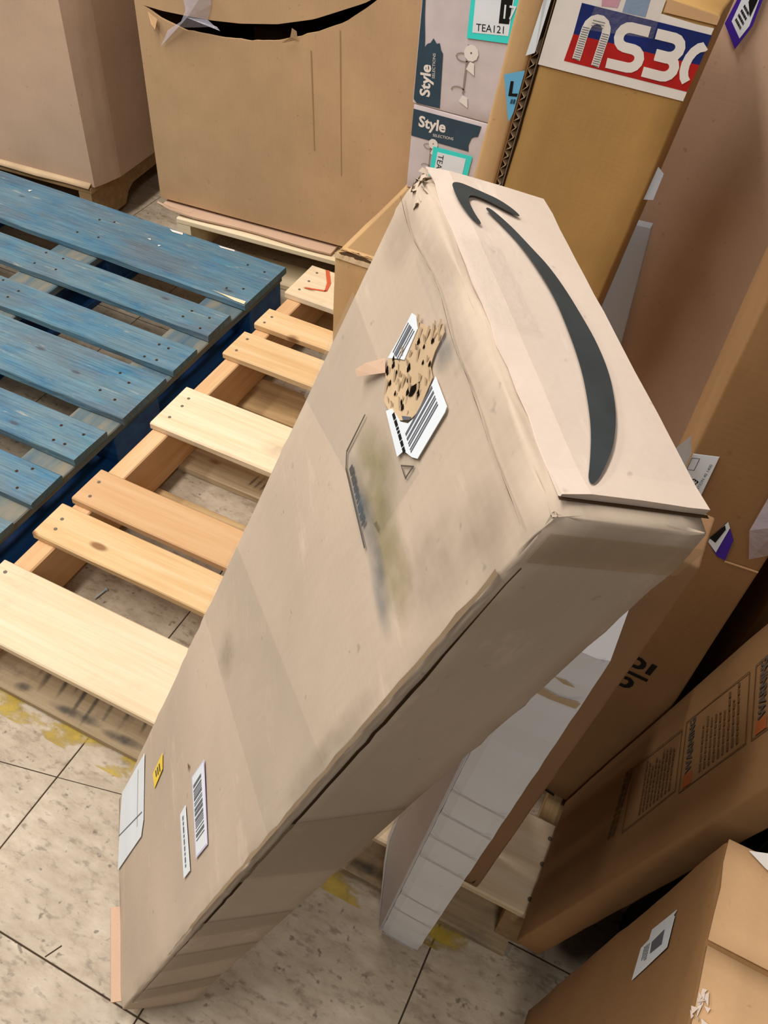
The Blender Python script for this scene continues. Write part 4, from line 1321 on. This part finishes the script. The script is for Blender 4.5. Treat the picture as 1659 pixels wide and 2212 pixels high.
# (a, b) on the near carton are measured from the back left corner: a right, b towards the camera
qq = lambda a, b, h: (a, QY - b, h)
V, F = [], []
for (b0, b1, lift) in ((0.001, 0.083, 0.002), (0.088, QY + 0.002, 0.004)):
    base = len(V)
    for i in range(11):
        for j in range(5):
            a = 0.001 + (QX - 0.002) * i / 10
            b = b0 + (b1 - b0) * j / 4
            e = 0.0015 * noise.noise(Vector((a * 16, b * 30, b0 * 9)))
            V.append(qq(a + (0.002 * noise.noise(Vector((b * 60, 1, b0))) if i == 0 else 0), b, 0.0035 + lift * (1 - abs(j - 2) / 2) * 0.6 + abs(e)))
    for i in range(10):
        for j in range(4):
            x = base + i * 5 + j
            F.append((x, x + 1, x + 6, x + 5))
o = mesh_ob('top_flap', V[:55], F[:40], 'kraft_light', qc, True)  # top light and side shade of one board painted as two krafts
o.modifiers.new('board', 'SOLIDIFY').thickness = 0.003
o = mesh_ob('top_flap', V[55:], [tuple(i - 55 for i in f) for f in F[40:]], 'kraft_light', qc, True)
o.modifiers.new('board', 'SOLIDIFY').thickness = 0.003
mesh_ob('torn_paper', [qq(0.016, 0.004, 0.006), qq(0.045, -0.004, 0.012), qq(0.07, 0.012, 0.010), qq(0.06, 0.022, 0.008), qq(0.03, 0.012, 0.007)], [(0, 1, 2, 3, 4)], 'paper_warm', qc)
V, F = [], []
rn = random.Random(21)
for k in range(12):
    b = len(V)
    a_, c_ = rn.uniform(-0.004, 0.006), rn.uniform(0.118, 0.14)
    V += [qq(a_, c_, 0.006), qq(a_ + rn.uniform(0.002, 0.006), c_ + rn.uniform(-0.004, 0.004), 0.008), qq(a_ + rn.uniform(0.0, 0.004), c_ + rn.uniform(0.003, 0.007), rn.uniform(0.004, 0.009))]
    F.append((b, b + 1, b + 2))
o = mesh_ob('torn_corner', V, F, 'kraft_pale', qc)
ql = lambda b, z, h: (-h, QY - b, z)
qlab = decal('paper_label', [[(0.0351, -0.081), (0.0385, -0.0865), (0.040, -0.083), (0.0668, -0.0723 - 0.012), (0.072, -0.130), (0.0755, -0.1645), (0.0469, -0.1612), (0.0440, -0.142), (0.0354, -0.1405)]], ql, 'paper', qc, 0.0013, 0.0003)
decal('label_print', [[(0.0466, -0.1015), (0.0600, -0.1000), (0.0610, -0.127), (0.0500, -0.130)]], ql, 'bar_grey', qlab, 0.0018, 0.0002)
decal('print_line', lines((0.049, -0.150), (0.017, 0.001), (0.0, 0.016), 4, 13, 0.35), ql, 'bar_grey', qlab, 0.0018, 0.0002)

# dark carton glimpsed behind the near carton
bk = thing('dark_carton', 'small black carton with yellow print behind the near carton', 'carton', (1.143, -0.008, 0.0))
carton('body', (0.16, 0.13, 0.600), 'black_green', bk, r=0.002, seed=18, rag=0.0003, amp=0.0002)
lettering('yellow_print', 'CO', (0.006, 0.562), (0.020, 0), (0, 0.022), on_front(), 'olive_print', bk, 0.001, 0.02)

# added carton that blocks light and keeps the far right gap dark
fc = thing('gap_fill_carton', 'brown carton added to fill and darken the gap at the right edge', 'carton', (1.085, 0.205, 0.001))
carton('body', (0.40, 0.55, 0.80), 'kraft_deep', fc, r=0.003, cell=0.05, seed=22, rag=0.0008)

# unseen carton added to keep light off the printed and warning cartons
hc = thing('added_shade_carton', 'unseen short brown carton added behind the thin carton to cast shade', 'carton', (0.897, 0.062, 0.1445), (1, 0, -0.05), None, (0.05, 0.0, 1))
carton('body', (0.042, 0.100, 0.47), 'kraft_brown', hc, r=0.003, cell=0.04, seed=33, rag=0.0008)
